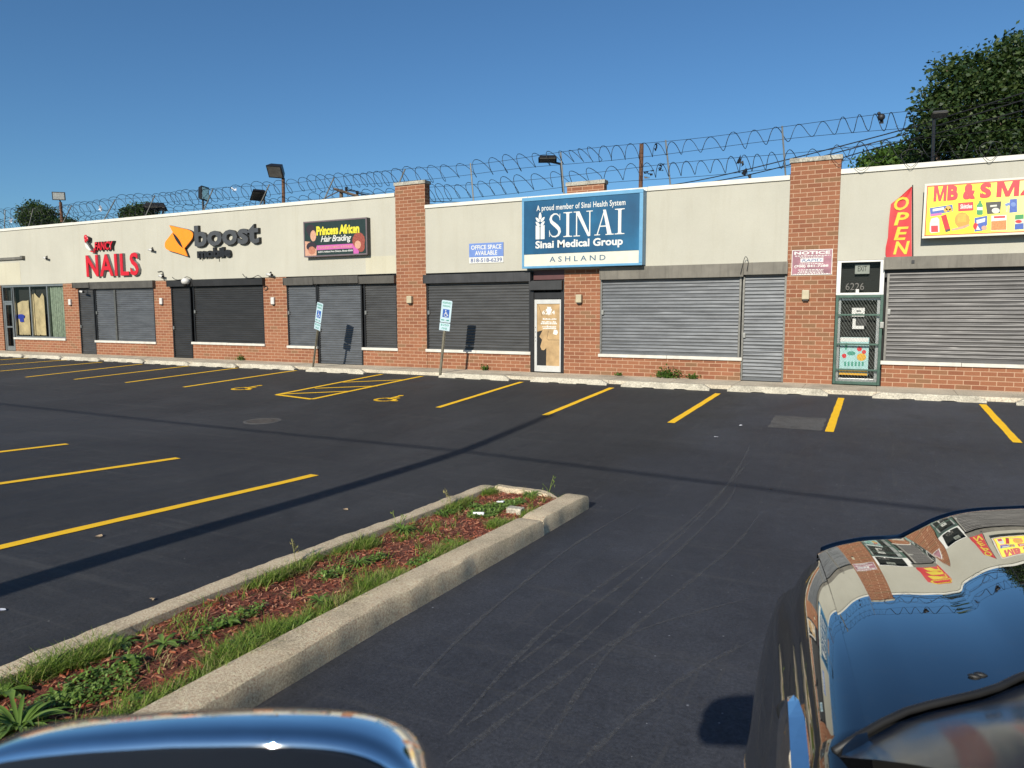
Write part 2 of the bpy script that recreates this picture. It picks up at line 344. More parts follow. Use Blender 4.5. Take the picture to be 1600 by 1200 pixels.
# ---------------------------------------------------------------- mesh helpers
class MB:
    def __init__(s): s.v = []; s.f = []; s.mi = []; s.cur = 0; s.sm = []; s.smooth = False
    def _f(s, f): s.f.append(f); s.mi.append(s.cur); s.sm.append(s.smooth)
    def quad(s, a, b, c, d): n = len(s.v); s.v += [tuple(a), tuple(b), tuple(c), tuple(d)]; s._f((n, n+1, n+2, n+3))
    def tri(s, a, b, c): n = len(s.v); s.v += [tuple(a), tuple(b), tuple(c)]; s._f((n, n+1, n+2))
    def box(s, x0, x1, y0, y1, z0, z1):
        if x0 > x1: x0, x1 = x1, x0
        if z0 > z1: z0, z1 = z1, z0
        n = len(s.v)
        s.v += [(x0, y0, z0), (x1, y0, z0), (x1, y1, z0), (x0, y1, z0), (x0, y0, z1), (x1, y0, z1), (x1, y1, z1), (x0, y1, z1)]
        for q in ((0, 3, 2, 1), (4, 5, 6, 7), (0, 1, 5, 4), (1, 2, 6, 5), (2, 3, 7, 6), (3, 0, 4, 7)): s._f(tuple(n+i for i in q))
        return s
    def hexa(s, p):                         # 8 points, order as in box
        n = len(s.v); s.v += [tuple(q) for q in p]
        for q in ((0, 3, 2, 1), (4, 5, 6, 7), (0, 1, 5, 4), (1, 2, 6, 5), (2, 3, 7, 6), (3, 0, 4, 7)): s._f(tuple(n+i for i in q))
        return s
    def prism(s, poly, y, d=.004):          # polygon in (x,z), front face at y, depth d backwards
        A = sum(a[0]*b[1]-b[0]*a[1] for a, b in zip(poly, poly[1:]+poly[:1]))
        if A < 0: poly = poly[::-1]
        n = len(s.v); k = len(poly)
        s.v += [(x, y, z) for x, z in poly]+[(x, y+d, z) for x, z in poly]
        s._f(tuple(range(n, n+k))); s._f(tuple(range(n+2*k-1, n+k-1, -1)))
        for i in range(k): j = (i+1) % k; s._f((n+i, n+k+i, n+k+j, n+j))
        return s
    def tube(s, pts, r, n=8, closed=False, caps=True):
        pts = [Vector(p) for p in pts]; k = len(pts); base = len(s.v); up = Vector((0, 0, 1)); prev = None
        for i, p in enumerate(pts):
            a = pts[i-1] if (i > 0 or closed) else p; b = pts[(i+1) % k] if (i < k-1 or closed) else p
            t = (b-a).normalized() if (b-a).length > 1e-9 else Vector((0, 0, 1))
            if prev is None:
                q = up if abs(t.z) < .9 else Vector((1, 0, 0)); x = t.cross(q).normalized()
            else:
                x = (prev-t*prev.dot(t)); x = x.normalized() if x.length > 1e-6 else t.orthogonal().normalized()
            prev = x; y = t.cross(x); rr = r[i] if isinstance(r, (list, tuple)) else r
            for j in range(n):
                a_ = 2*math.pi*j/n; s.v.append(tuple(p+x*math.cos(a_)*rr+y*math.sin(a_)*rr))
        for i in range(k if closed else k-1):
            for j in range(n):
                i2 = (i+1) % k; s._f((base+i*n+j, base+i*n+(j+1) % n, base+i2*n+(j+1) % n, base+i2*n+j))
        if caps and not closed:
            s._f(tuple(base+j for j in range(n))[::-1]); s._f(tuple(base+(k-1)*n+j for j in range(n)))
        return s
    def grid(s, rows, closed=False):
        b = len(s.v); m = len(rows[0])
        for r in rows: s.v += [tuple(p) for p in r]
        for i in range(len(rows)-1):
            for j in range(m if closed else m-1):
                k = (j+1) % m; s._f((b+i*m+j, b+i*m+k, b+(i+1)*m+k, b+(i+1)*m+j))
        return s
    def ell(s, c, r, nu=10, nv=7, fn=None):
        rows = []
        for i in range(nv+1):
            th = math.pi*(i/nv-.5); row = []
            for j in range(nu):
                ph = 2*math.pi*j/nu
                p = Vector((math.cos(th)*math.cos(ph)*r[0], math.cos(th)*math.sin(ph)*r[1], math.sin(th)*r[2]))
                row.append(tuple(Vector(c)+(fn(p) if fn else p)))
            rows.append(row)
        return s.grid(rows, True)
    def add(s, vs, fs):
        n = len(s.v); s.v += [tuple(p) for p in vs]
        for f in fs: s._f(tuple(n+i for i in f))
        return s
    def build(s, name, mats, parent=None, bevel=0, smooth=None, kind=None, subsurf=0):
        if not isinstance(mats, (list, tuple)): mats = [mats]
        off = Vector((0, 0, 0))
        p = parent
        while p is not None: off = off+p.location; p = p.parent
        me = bpy.data.meshes.new(name)
        me.from_pydata([tuple(Vector(q)-off) for q in s.v], [], s.f)
        for m in mats: me.materials.append(MATS[m])
        for poly, mi, sm in zip(me.polygons, s.mi, s.sm):
            poly.material_index = mi; poly.use_smooth = sm if smooth is None else smooth
        me.update()
        o = bpy.data.objects.new(name, me); COL.objects.link(o); o.parent = parent
        if bevel:
            bm = bmesh.new(); bm.from_mesh(me); bmesh.ops.remove_doubles(bm, verts=bm.verts, dist=1e-5)
            bmesh.ops.recalc_face_normals(bm, faces=bm.faces)
            ed = [e for e in bm.edges if len(e.link_faces) == 2 and e.calc_face_angle(0) > .5]
            bmesh.ops.bevel(bm, geom=ed, offset=bevel, segments=2, affect='EDGES', profile=.6)
            bm.to_mesh(me); bm.free(); me.update()
        if subsurf:
            md = o.modifiers.new('sub', 'SUBSURF'); md.levels = subsurf; md.render_levels = subsurf
        if kind: o['kind'] = kind
        return o

def tag(o, label, cat, group=None, kind=None):
    o['label'] = label; o['category'] = cat
    if group: o['group'] = group
    if kind: o['kind'] = kind
    return o
def thing(name, label, cat, loc=(0, 0, 0), group=None):
    o = bpy.data.objects.new(name, None); COL.objects.link(o); o.location = loc; o.empty_display_size = .2
    return tag(o, label, cat, group)
def copy_tree(o, parent=None):
    c = o.copy(); COL.objects.link(c); c.parent = parent
    for ch in [x for x in bpy.data.objects if x.parent == o]: copy_tree(ch, c)
    return c

_fc = {}
def text_mesh(s, bold=0.0, shear=0.0, space=1.0, ext=0.0):
    k = (s, bold, shear, space, ext)
    if k in _fc: return _fc[k]
    cu = bpy.data.curves.new('t', 'FONT'); cu.body = s; cu.size = 1; cu.offset = bold; cu.shear = shear; cu.space_character = space
    cu.extrude = ext; cu.resolution_u = 3
    o = bpy.data.objects.new('t', cu); COL.objects.link(o)
    dg = bpy.context.evaluated_depsgraph_get(); dg.update()
    me = bpy.data.meshes.new_from_object(o.evaluated_get(dg))
    vs = [tuple(v.co) for v in me.vertices]; fs = [tuple(p.vertices) for p in me.polygons]
    bpy.data.objects.remove(o); bpy.data.curves.remove(cu); bpy.data.meshes.remove(me)
    _fc[k] = (vs, fs); return vs, fs
def heavy(mb, s, x0, x1, z0, z1, y, depth, d, shear=0.0, space=1.0):
    """extra heavy lettering: the same outline stacked with small shifts; a drawn M, which must not close up"""
    if s == 'M':
        mb.prism([(x0+a*(x1-x0), z0+b*(z1-z0)) for a, b in ((0, 0), (.23, 0), (.23, .62), (.41, 0), (.59, 0), (.77, .62), (.77, 0), (1, 0), (1, 1), (.70, 1), (.5, .36), (.30, 1), (0, 1))], y-.001, depth); return
    for i, (a, b) in enumerate(((-d, -d), (d, -d), (-d, d), (d, d), (0, 0), (-d, 0), (d, 0))):
        letters(mb, s, x0+d+a, x1-d+a, z0+d+b, z1-d+b, y-.0003*i, depth, 0.012, shear, space)
def letters(mb, s, x0, x1, z0, z1, y, depth=.003, bold=0.0, shear=0.0, space=1.0, warp=None):
    """lettering fitted to a rectangle of a vertical plane; front at y, depth backwards"""
    e = .02; vs, fs = text_mesh(s, bold, shear, space, e)
    ax = min(v[0] for v in vs); bx = max(v[0] for v in vs); ay = min(v[1] for v in vs); by = max(v[1] for v in vs)
    o = []
    for v in vs:
        X = x0+(v[0]-ax)/(bx-ax)*(x1-x0); Z = z0+(v[1]-ay)/(by-ay)*(z1-z0); Y = y+(e-v[2])/(2*e)*depth
        o.append(warp(X, Y, Z) if warp else (X, Y, Z))
    mb.add(o, fs)

# ================================================================ GROUND
def ygrid():
    ys = [-500, -200, -100, -60, -40, -30, -25]; y = -22.0
    while y <= 0.26: ys.append(round(y, 2)); y += .25
    return ys+[5, 20, 60, 150, 600]
mb = MB(); rows = []
for y in ygrid(): rows.append([(x, y, zl(y)) for x in (-600, -150, -60, -40, -30, -20, -12, -6, -2, 2, 6, 12, 30, 80, 600)])
mb.grid(rows); lot = mb.build('parking_lot_ground', 'asphalt', smooth=True, kind='structure')
ZS = 0.127                                 # sidewalk level
mb = MB()
for i in range(-27, 8):                     # concrete flags with joints
    x0 = i*1.5; e0 = random.uniform(-.03, .02)
    mb.box(x0+.004, x0+1.496, -1.33+e0*.4, -.002, -.1, ZS+e0*.08)
mb.box(-41, 12, -1.29, -.01, -.12, ZS-.02)
mb.build('sidewalk', 'sidewalk_concrete', bevel=.012, kind='structure')

def zq(y):                                  # height of the lot mesh (its facets), for flat paint
    a = math.floor(y/.25)*.25; f = (y-a)/.25
    return zl(a)*(1-f)+zl(a+.25)*f
def strip(mb, p, q, w, dz=.005, jag=0.0):
    """painted strip on the lot from p to q"""
    p = Vector((p[0], p[1])); q = Vector((q[0], q[1])); d = q-p; n = max(1, int(d.length/.12)); t = d.normalized(); s = Vector((-t.y, t.x))
    rows = []; o1 = o2 = 0
    for i in range(n+1):
        c = p+d*i/n; o1 = .6*o1+random.uniform(-1, 1)*jag; o2 = .6*o2+random.uniform(-1, 1)*jag
        a = c+s*(w/2+o1); b = c-s*(w/2+o2)
        rows.append([(b.x, b.y, zq(b.y)+dz), (a.x, a.y, zq(a.y)+dz)])
    mb.grid(rows)

# ================================================================ STRIP MALL
mall = thing('strip_mall', 'single storey brick and white stucco strip mall with shuttered shops', 'building', (-16, 0, ZS))
zb = ZS-.02
xe = 9.5; xw = -42.0
body = MB(); body.box(xw, xe, .26, 14, zb, 4.55); body.build('back_wall', 'dark_void', mall)
mb = MB(); mb.box(xw, xe, .26, 14, 4.56, 4.66); mb.build('roof', 'roof_felt', mall)
Xp = lambda px, py, y=0.0: F(px, py, y)[0]
Zp = lambda px, py, y=0.0: F(px, py, y)[1]
zst = 3.015; zsm = 2.99                      # underside of the stucco bands
ztL = 5.45; ztM = 5.02; ztR = 5.06           # parapet tops
p4 = (Xp(620, 430), Xp(666, 430)); p6 = (Xp(1225, 550), Xp(1301, 550))
p6t = (Xp(1236.5, 255), Xp(1315.5, 252))
# brick piers
def pier(x0, x1, z1, y0=.0, y1=.255, cap=False, z0=None):
    mb = MB(); mb.box(x0, x1, y0, y1, zb if z0 is None else z0, z1); o = mb.build('brick_pier', 'brick', mall)
    if cap:
        c = MB(); c.box(x0-.03, x1+.03, y0-.035, y1+.03, z1+.002, z1+.105); c.build('pier_cap', 'coping_stone', o, bevel=.012)
    return o
P1 = (Xp(98, 444), Xp(121.5, 452)); P2 = (Xp(239.5, 440), Xp(266.5, 448)); P3 = (Xp(410.5, 433), Xp(447.5, 448)); P5 = (Xp(881.5, 500), Xp(937.5, 500))
pier(xw, Xp(4.5, 500), zst-.003)
for p in (P1, P2, P3): pier(p[0], p[1], zst-.003)
pier(p4[0], p4[1], Zp(642, 289), -.02, .25, True)
pier(P5[0], P5[1], zsm-.003, 0, .2)
pier(Xp(886, 290, .2), Xp(944, 285, .2), Zp(915, 289, .2), .2, .42, True, 4.3)
pier((p6[0]+p6t[0])/2, (p6[1]+p6t[1])/2, Zp(1276, 252), -.02, .25, True)
p6 = ((p6[0]+p6t[0])/2, (p6[1]+p6t[1])/2)
# stucco bands with white coping
def band(x0, x1, z0, z1):
    mb = MB(); mb.box(x0, x1, -.015, .24, z0, z1-.11); o = mb.build('stucco_band', 'stucco', mall)
    c = MB(); n = max(1, int((x1-x0)/3.0))
    for i in range(n):
        a = x0+(x1-x0)*i/n; b = x0+(x1-x0)*(i+1)/n
        c.box(a, b-.004, -.055, .28, z1-.108+random.uniform(-.004, .004), z1+random.uniform(-.006, .006))
    c.build('coping', 'coping_white', o, bevel=.008)
    return o
band(xw, p4[0]-.003, zst, ztL); band(p4[1]+.003, p6[0]-.003, zsm, ztM); band(p6[1]+.003, xe, zsm+.01, ztR)
# paler repainted patches of stucco
for a, b, c, d in ((Xp(-60, 420), Xp(32, 420), Zp(10, 444), Zp(10, 411)), (Xp(572, 420), p4[0]-.01, zst+.01, Zp(600, 400))):
    mb = MB(); mb.box(a, b, -.019, -.0145, c, d); mb.build('repainted_patch', 'stucco_patch', mall)

# low brick walls with stone sills
def lowwall(x0, x1, zsill):
    mb = MB(); mb.box(x0, x1, .0, .25, zb, zsill-.085); o = mb.build('low_brick_wall', 'brick', mall)
    s = MB(); n = max(1, round((x1-x0)/1.5))
    for i in range(n): s.box(x0-.03+(x1-x0+.06)*i/n, x0-.03+(x1-x0+.06)*(i+1)/n-.006, -.055, .09, zsill-.083, zsill+random.uniform(-.004, .004))
    s.build('sill', 'sill_stone', o, bevel=.008)
zsl = {}
W = {}
def sl(k, xa, xb, zpx): W[k] = (xa, xb, Zp(*zpx, -.05)); lowwall(xa, xb, W[k][2])
sl('a', Xp(24.5, 540), P1[0], (60, 528)); sl('b', Xp(151, 543), P2[0], (195, 533)); sl('c', Xp(302, 547), P3[0], (350, 535.5))
sl('d', P3[1], Xp(496.5, 557), (470, 540.5)); sl('e', Xp(568, 557), p4[0], (590, 543.5)); sl('f', p4[1], Xp(828.5, 565), (740, 547.5)); sl('g', P5[1], Xp(1157.5, 575), (1040, 555.5))
sl('h', Xp(1377, 585), xe, (1480, 566.5))

# lintel strips that close the wall above the openings
mb = MB(); mb.box(P1[1], P2[0], .06, .25, 2.6, zst-.003); mb.box(P2[1], P3[0], .06, .25, 2.6, zst-.003); mb.box(P3[1], p4[0], .06, .25, 2.6, zst-.003)
mb.box(p4[1], P5[0], .06, .25, 2.72, zsm-.003); mb.box(P5[1], p6[0], .06, .25, 2.62, zsm-.003); mb.box(Xp(1381, 430), xe, .06, .25, 2.6, zsm+.007)
mb.build('lintel', 'metal_dark', mall)

# roller shutters: curtain of slats (one mesh) > housing, guide rail
def shutter(x0, x1, z0, z1, mat, y=.045, pitch=.075, rails=True, bar=True, label=None, railmat='metal_dark', dents=0):
    mb = MB(); mb.smooth = True; rows = []; z = z0+.06
    prof = [(0, .004), (.08, .012), (.3, -.012), (.55, -.017), (.8, -.010), (.95, .006)]
    n = int((z1-z)/pitch)+1; rnd = random.Random(int(x0*100))
    nx = max(2, int((x1-x0)/.3)); off = [[rnd.uniform(-.5, .5) for _ in range(nx+1)] for _ in range(n+1)]
    for i in range(n):
        jit = rnd.uniform(-.003, .003)
        for f, dy in prof:
            rows.append([(x0+(x1-x0)*k/nx, y+dy+jit+off[i][k]*.004*(1+dents), z0+.06+(i+f)*pitch) for k in range(nx+1)])
    mb.grid(rows)
    mb.smooth = False
    mb.box(x0, x1, y-.018, y+.02, z0, z0+.055)
    o = mb.build('roller_shutter', mat, mall)
    if label: o['label'] = label
    if rails:
        for a in (x0, x1):
            r = MB(); s = .05 if a == x0 else -.05
            r.box(a-.001 if s > 0 else a+s, a+s if s > 0 else a+.001, y-.045, y+.03, z0-.002, z1); r.build('guide_rail', railmat, o, bevel=.004)
    if bar:
        k = MB(); k.box(x0+.03, x0+.10, y-.055, y-.02, z0+1.05, z0+1.17); k.build('lock_plate', 'metal_galv', o, bevel=.006)
    return o
def housing(o, x0, x1, z0, z1, mat, y=-.14):
    mb = MB(); mb.hexa([(x0, y+.03, z0), (x1, y+.03, z0), (x1, .058, z0), (x0, .058, z0), (x0, y, z0+.04), (x1, y, z0+.04), (x1, .058, z1), (x0, .058, z1)])
    b = len(mb.v); mb.v[4:] = [(x0, y, z1-.0), (x1, y, z1-.0), (x1, .058, z1), (x0, .058, z1)]
    for a in (x0, x1): mb.box(a-.006, a+.006, y-.004, .056, z0-.004, z1+.004)
    return mb.build('shutter_housing', mat, o)
H = lambda px0, px1, pyt, pyb, y=-.14: (Xp(px0, (pyt+pyb)/2, y), Xp(px1, (pyt+pyb)/2, y), Zp((px0+px1)/2, pyb, y), Zp((px0+px1)/2, pyt, y))
dz = ZS+.01
s = shutter(P1[1], Xp(148.5, 500), dz, 2.72, 'shutter_charcoal', label='dark roller shutter over the narrow shop door')
housing(s, *H(112.5, 138.2, 441.5, 449.8), 'housing_grey')
s = shutter(Xp(150, 500), P2[0], W['b'][2], 2.72, 'shutter_grey', label='grey roller shutter over the wide window')
housing(s, *H(139, 238, 439.5, 450.3), 'housing_grey')
mb = MB(); xm = Xp(181.5, 500); mb.box(xm-.045, xm+.045, -.02, .04, W['b'][2], 2.7); mb.build('guide_rail', 'metal_steel', s, bevel=.006)
s = shutter(P2[1], Xp(299, 500), dz, 2.74, 'shutter_black', label='black roller shutter over the door')
housing(s, *H(260, 299, 437.5, 447.5), 'housing_black')
s = shutter(Xp(303, 500), P3[0], W['c'][2], 2.74, 'shutter_black', label='black roller shutter over the wide window')
housing(s, *H(299.5, 409.5, 435.3, 446), 'housing_black')
s = shutter(P3[1], Xp(496, 500), W['d'][2], 2.72, 'shutter_grey', label='dusty grey roller shutter left of the door')
housing(s, *H(442, 488, 433.5, 445.3), 'housing_grey')
s = shutter(Xp(497, 500), Xp(566, 500), dz, 2.72, 'shutter_grey', dents=1.5, label='scuffed grey roller shutter over the shop door')
housing(s, *H(488.5, 558.5, 431.3, 443, -.17), 'housing_grey', -.17)
s = shutter(Xp(569, 500), p4[0], W['e'][2], 2.72, 'shutter_charcoal', label='dark grey roller shutter beside the tall pier')
housing(s, *H(560, 615, 431, 442.8), 'housing_grey')
s = shutter(p4[1], Xp(829, 500), W['f'][2], 2.72, 'shutter_charcoal', pitch=.085, label='charcoal roller shutter behind the parking sign')
housing(s, *H(661, 828, 427.3, 441, -.16), 'housing_slate', -.16)
s = shutter(P5[1], Xp(1157, 500), W['g'][2], 2.70, 'shutter_silver', pitch=.088, dents=.8, railmat='metal_steel', label='wide silver roller shutter')
housing(s, *H(937, 1161, 414.5, 434.5), 'housing_brown')
s = shutter(Xp(1159, 500), p6[0], dz, 2.70, 'shutter_silver', pitch=.088, dents=1, railmat='metal_steel', label='silver roller shutter over the door')
housing(s, *H(1161.5, 1230, 409.5, 428.5), 'housing_brown')
s = shutter(Xp(1383, 500), xe, W['h'][2], 2.66, 'shutter_brown', pitch=.088, dents=1.5, railmat='metal_steel', label='brownish grey roller shutter of the market window')
housing(s, Xp(1381.5, 412, -.14), xe, Zp(1480, 418.5, -.14), Zp(1480, 399.5, -.14)+.01, 'housing_brown')

# -------- far left shop window and door
zwt = zst-.003
xa, xb, zs_ = W['a']
win = MB(); T = .05
xs = [xa+.02, Xp(47, 480), Xp(73.5, 480), xb-.01]
for x in xs: win.box(x-.035, x+.035, .03, .11, zs_, zwt-.09)
win.box(xs[0]-.035, xs[-1]+.035, .025, .115, zwt-.088, zwt-.002); win.box(xs[0]+.036, xs[-1]-.036, .035, .105, zs_+.001, zs_+.06)
wf = win.build('window', 'alu_frame', mall, bevel=.005)
for i in range(3):
    q = MB(); q.quad((xs[i]+.036, .06, zs_+.061), (xs[i+1]-.036, .06, zs_+.061), (xs[i+1]-.036, .06, zwt-.089), (xs[i]+.036, .06, zwt-.089)); q.build('pane', 'window_glass', wf)
rnd = random.Random(3)
q = MB()                                       # brown paper sheets with torn tops, folds
def paper(q, x0, x1, z0, tops, y):
    n = len(tops)-1
    for i in range(n):
        a = x0+(x1-x0)*i/n; b = x0+(x1-x0)*(i+1)/n; d = .03*(i % 2); d2 = .03*((i+1) % 2)
        q.quad((a, y+d, z0+rnd.uniform(0, .05)), (b, y+d2, z0), (b, y+d2, tops[i+1]), (a, y+d, tops[i]))
zz = lambda px, py: Zp(px, py, .15)
paper(q, Xp(29, 500, .15), Xp(46.5, 500, .15), zs_+.1, [zz(30, 474), zz(35, 471), zz(40, 470), zz(46, 470), zz(46.5, 469)], .15)
q.build('brown_paper', 'brown_paper', wf)
q = MB(); paper(q, Xp(49.5, 500, .16), Xp(71, 500, .16), zs_+.1, [zz(50, 459), zz(54, 460), zz(58, 458), zz(62, 464), zz(66, 466), zz(69, 458), zz(71, 463)], .16)
q.build('brown_paper', 'brown_paper', wf)
rows = []; q = MB(); q.smooth = True
x0, x1 = Xp(75.5, 500, .17), xb-.05
for z in (zs_+.06, zwt-.1): rows.append([(x0+(x1-x0)*k/60, .17+.05*math.sin(k*1.1)+.02*math.sin(k*2.9+z), z) for k in range(61)])
q.grid(rows); q.build('curtain', 'curtain', wf)
q = MB(); X = lambda px: Xp(px, 497, .13); Z = lambda py: Zp(33, py, .13)
q.prism([(X(28.5), Z(492)), (X(31), Z(491)), (X(35), Z(491)), (X(38.5), Z(493)), (X(38), Z(497)), (X(36.5), Z(497)), (X(37), Z(503)), (X(31), Z(503)), (X(30.5), Z(498)), (X(28.5), Z(498))], .13, .01)
q.build('shirt', 'shirt_blue', wf)
d = MB(); x0, x1 = Xp(5, 500), xa-.02
d.box(x0, x0+.07, .03, .12, dz, zwt-.1); d.box(x1-.10, x1-.03, .03, .12, dz, zwt-.1); d.box(x0, x1, .025, .125, zwt-.098, zwt-.002)
zt = Zp(13, 473); d.box(x0+.071, x1-.101, .03, .12, zt, zt+.08)
dr = d.build('door', 'alu_frame', mall, bevel=.005)
q = MB(); q.quad((x0+.07, .07, zt+.08), (x1-.1, .07, zt+.08), (x1-.1, .07, zwt-.1), (x0+.07, .07, zwt-.1)); q.quad((x0+.17, .07, dz+.2), (x1-.2, .07, dz+.2), (x1-.2, .07, zt-.1), (x0+.17, .07, zt-.1)); q.build('pane', 'window_glass', dr)
q = MB(); q.box(x0+.072, x0+.165, .05, .10, dz, zt-.002); q.box(x1-.195, x1-.102, .05, .10, dz, zt-.002); q.box(x0+.166, x1-.196, .05, .10, dz, dz+.2); q.box(x0+.166, x1-.196, .05, .10, zt-.1, zt-.002); q.box(x0+.166, x1-.196, .045, .105, 1.15, 1.22); q.build('door_leaf', 'alu_frame', dr, bevel=.004)
q = MB(); q.box(xa-.05, xa+.0, .015, .2, dz, zwt-.09); q.build('door_post', 'metal_dark', dr)

# -------- medical office door
x0, x1 = Xp(828.7, 520), P5[0]
d = MB(); d.box(x0, x0+.10, -.005, .12, dz, 2.70); d.box(x1-.10, x1-.002, -.005, .12, dz, 2.70); d.box(x0+.101, x1-.101, .03, .12, Zp(857, 467, .04), Zp(857, 460, .04)+.06)
fr = d.build('door', 'metal_dark', mall, bevel=.006); fr['label'] = 'boarded white framed glass door numbered 6224'
a0, a1, zt, b0 = x0+.105, x1-.105, Zp(857, 468, .05), dz+.01
q = MB(); q.box(a0, a0+.075, .045, .09, b0, zt); q.box(a1-.05, a1, .045, .09, b0, zt); q.box(a0+.076, a1-.051, .045, .09, zt-.12, zt); q.box(a0+.076, a1-.051, .045, .09, b0, b0+.17)
q.build('door_leaf', 'white_frame', fr, bevel=.004)
i0, i1, j0, j1 = a0+.076, a1-.051, b0+.17, zt-.12
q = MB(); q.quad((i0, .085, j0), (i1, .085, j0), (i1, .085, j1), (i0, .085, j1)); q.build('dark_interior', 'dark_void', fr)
u = lambda a: i0+(i1-i0)*a
v = lambda a: j0+(j1-j0)*a
q = MB(); q.prism([(u(.40), v(0)), (u(1), v(0)), (u(1), v(1)), (u(0), v(1)), (u(0), v(.55)), (u(.24), v(.575)), (u(.10), v(.47)), (u(.22), v(.42)), (u(.14), v(.31)), (u(.20), v(.255)), (u(.30), v(.25)), (u(.41), v(.29))], .072, .008)
q.build('plywood_panel', 'plywood', fr)
for pts in ([(.5, .42), (1, .42)], [(.50, .57), (.43, .44), (.53, .41)], [(.05, .98), (.22, .80)]):
    q = MB(); q.tube([(u(a), .071, v(b)) for a, b in pts], .004, 4); q.build('crack', 'letter_black', fr)
q = MB(); letters(q, '6224', u(.22), u(.78), v(.83), v(.895), .069, bold=.02); q.build('number', 'white_print', fr); q = MB()
q.prism([(u(.42), v(.955)), (u(.62), v(.95)), (u(.60), v(.93)), (u(.66), v(.91)), (u(.60), v(.86)), (u(.52), v(.815)), (u(.44), v(.86)), (u(.38), v(.91)), (u(.46), v(.93))], .0665, .002); q.build('sticker', 'white_print', fr); q = MB()
for k, (a, b, h) in enumerate([(.25, .86, .745), (.20, .84, .70), (.16, .88, .672), (.22, .85, .625), (.25, .85, .595)]):
    for j in range(9):
        c = a+(b-a)*j/9; q.box(u(c), u(c+(b-a)/9*.8), .068, .0705, v(h), v(h+rnd.uniform(.010, .026)))
q.build('lettering', 'white_print', fr); q = MB()
q.prism([(u(.70), v(.515)), (u(.86), v(.50)), (u(.92), v(.54)), (u(.88), v(.58)), (u(.74), v(.585))], .067, .004)
q.build('sticker', 'white_print', fr)
for z in (.62, .545, .46, .40):
    q = MB(); q.ell((a0+.037, .043, v(z)), (.012, .012, .014), 6, 4); q.build('lock', 'trim_black', fr)
q = MB(); q.box(x0+.1, x1-.005, .0, .059, 2.72, zsm-.004); q.build('panel', 'maroon_panel', fr)
s = MB(); hx0, hx1 = Xp(826, 445, -.12), Xp(877.5, 445, -.12); s.box(hx0, hx1, -.12, .058, Zp(852, 453, -.12), Zp(852, 438.5, -.12)); s.build('shutter_housing', 'housing_black', fr, bevel=.008)

# -------- market door with steel gate
x0, x1 = p6[1]+.006, Xp(1378.5, 500)
zt = zsm+.004; zm = Zp(1340, 459.5)
d = MB(); d.box(x0, x0+.09, .0, .10, zm+.03, zt-.04); d.box(x1-.09, x1, .0, .10, zm+.03, zt-.04); d.box(x0, x1, -.002, .102, zt-.039, zt); d.box(x0, x1, -.002, .102, zm-.02, zm+.029)
tr = d.build('transom_window', 'white_frame', mall, bevel=.005)
q = MB(); q.quad((x0+.09, .05, zm), (x1-.09, .05, zm), (x1-.09, .05, zt-.04), (x0+.09, .05, zt-.04)); q.build('pane', 'window_glass', tr)
q = MB(); ex0, ex1, ez0, ez1 = Xp(1336, 417, .14), Xp(1359, 417, .14), Zp(1347, 428, .14), Zp(1347, 413, .14); q.box(ex0, ex1, .14, .18, ez0, ez1); es = q.build('exit_sign', 'exit_grey', None, bevel=.006); tag(es, 'pale exit sign hung behind the transom glass above the gated market door', 'sign')
q = MB(); letters(q, 'EXIT', ex0+.06, ex1-.06, ez0+.06, ez1-.04, .137, bold=.01); q.build('lettering', 'letter_black', es)
q = MB(); letters(q, '6226', Xp(1321, 450), Xp(1350, 450), Zp(1335, 453), Zp(1335, 442), .047); q.build('number', 'housing_grey', tr)
q = MB(); q.box(Xp(1337, 455), Xp(1342, 455), .02, .05, zm+.03, zm+.11); q.build('bell_box', 'white_plastic', tr)
zg = zm-.024
q = MB(); q.box(x0+.02, x0+.12, .07, .11, dz, zg); q.box(x1-.12, x1-.02, .07, .11, dz, zg); q.box(x0+.121, x1-.121, .07, .11, dz, dz+.14); q.box(x0+.121, x1-.121, .07, .11, zg-.12, zg)
dl = q.build('door', 'alu_frame', mall, bevel=.005); dl['label'] = 'market door behind a green steel mesh gate'
q = MB(); q.quad((x0+.12, .10, dz+.14), (x1-.12, .10, dz+.14), (x1-.12, .10, zg-.12), (x0+.12, .10, zg-.12)); q.build('pane', 'window_glass', dl)
def rect(mb, a, b, c, e, y, d=.003): mb.box(Xp(a, (c+e)/2, y), Xp(b, (c+e)/2, y), y, y+d, Zp((a+b)/2, e, y), Zp((a+b)/2, c, y))
q = MB(); rect(q, 1312, 1357, 527, 586, .093); q.build('poster', 'teal_print', dl)
for (a, b, c, r) in ((1319, 0, 556, .05), (1343, 0, 545, .055), (1350, 0, 550, .045)): q = MB(); q.prism([(Xp(a, c, .09)+r*math.cos(t*.7), Zp(a, c, .09)+r*math.sin(t*.7)*1.1) for t in range(9)], .0895, .002); q.build('poster_print', 'sign_red', dl)
q = MB(); q.prism([(Xp(1330, 552, .09)+.09*math.cos(t*.7), Zp(1330, 552, .09)+.05*math.sin(t*.7)) for t in range(9)], .0898, .002); q.build('poster_print', 'ada_green', dl); q = MB(); q.prism([(Xp(1322, 541, .09)+.03*math.cos(t*.7), Zp(1322, 541, .09)+.09*math.sin(t*.7)) for t in range(9)], .0892, .002); q.build('poster_print', 'ada_green', dl); q = MB()
for k in range(6): rect(q, 1319+k*5.5, 1322+k*5.5, 565, 572, .0892, .002)
q.build('poster_print', 'ada_green', dl)
q = MB(); q.prism([(Xp(1346, 558, .09)+.10*math.cos(t*.63), Zp(1346, 558, .09)+.09*math.sin(t*.63)) for t in range(10)], .088, .002); rect(q, 1311, 1355, 577, 581, .0885, .002); rect(q, 1311, 1355, 582.5, 586, .0885, .002); q.build('poster_print', 'gold_print', dl)
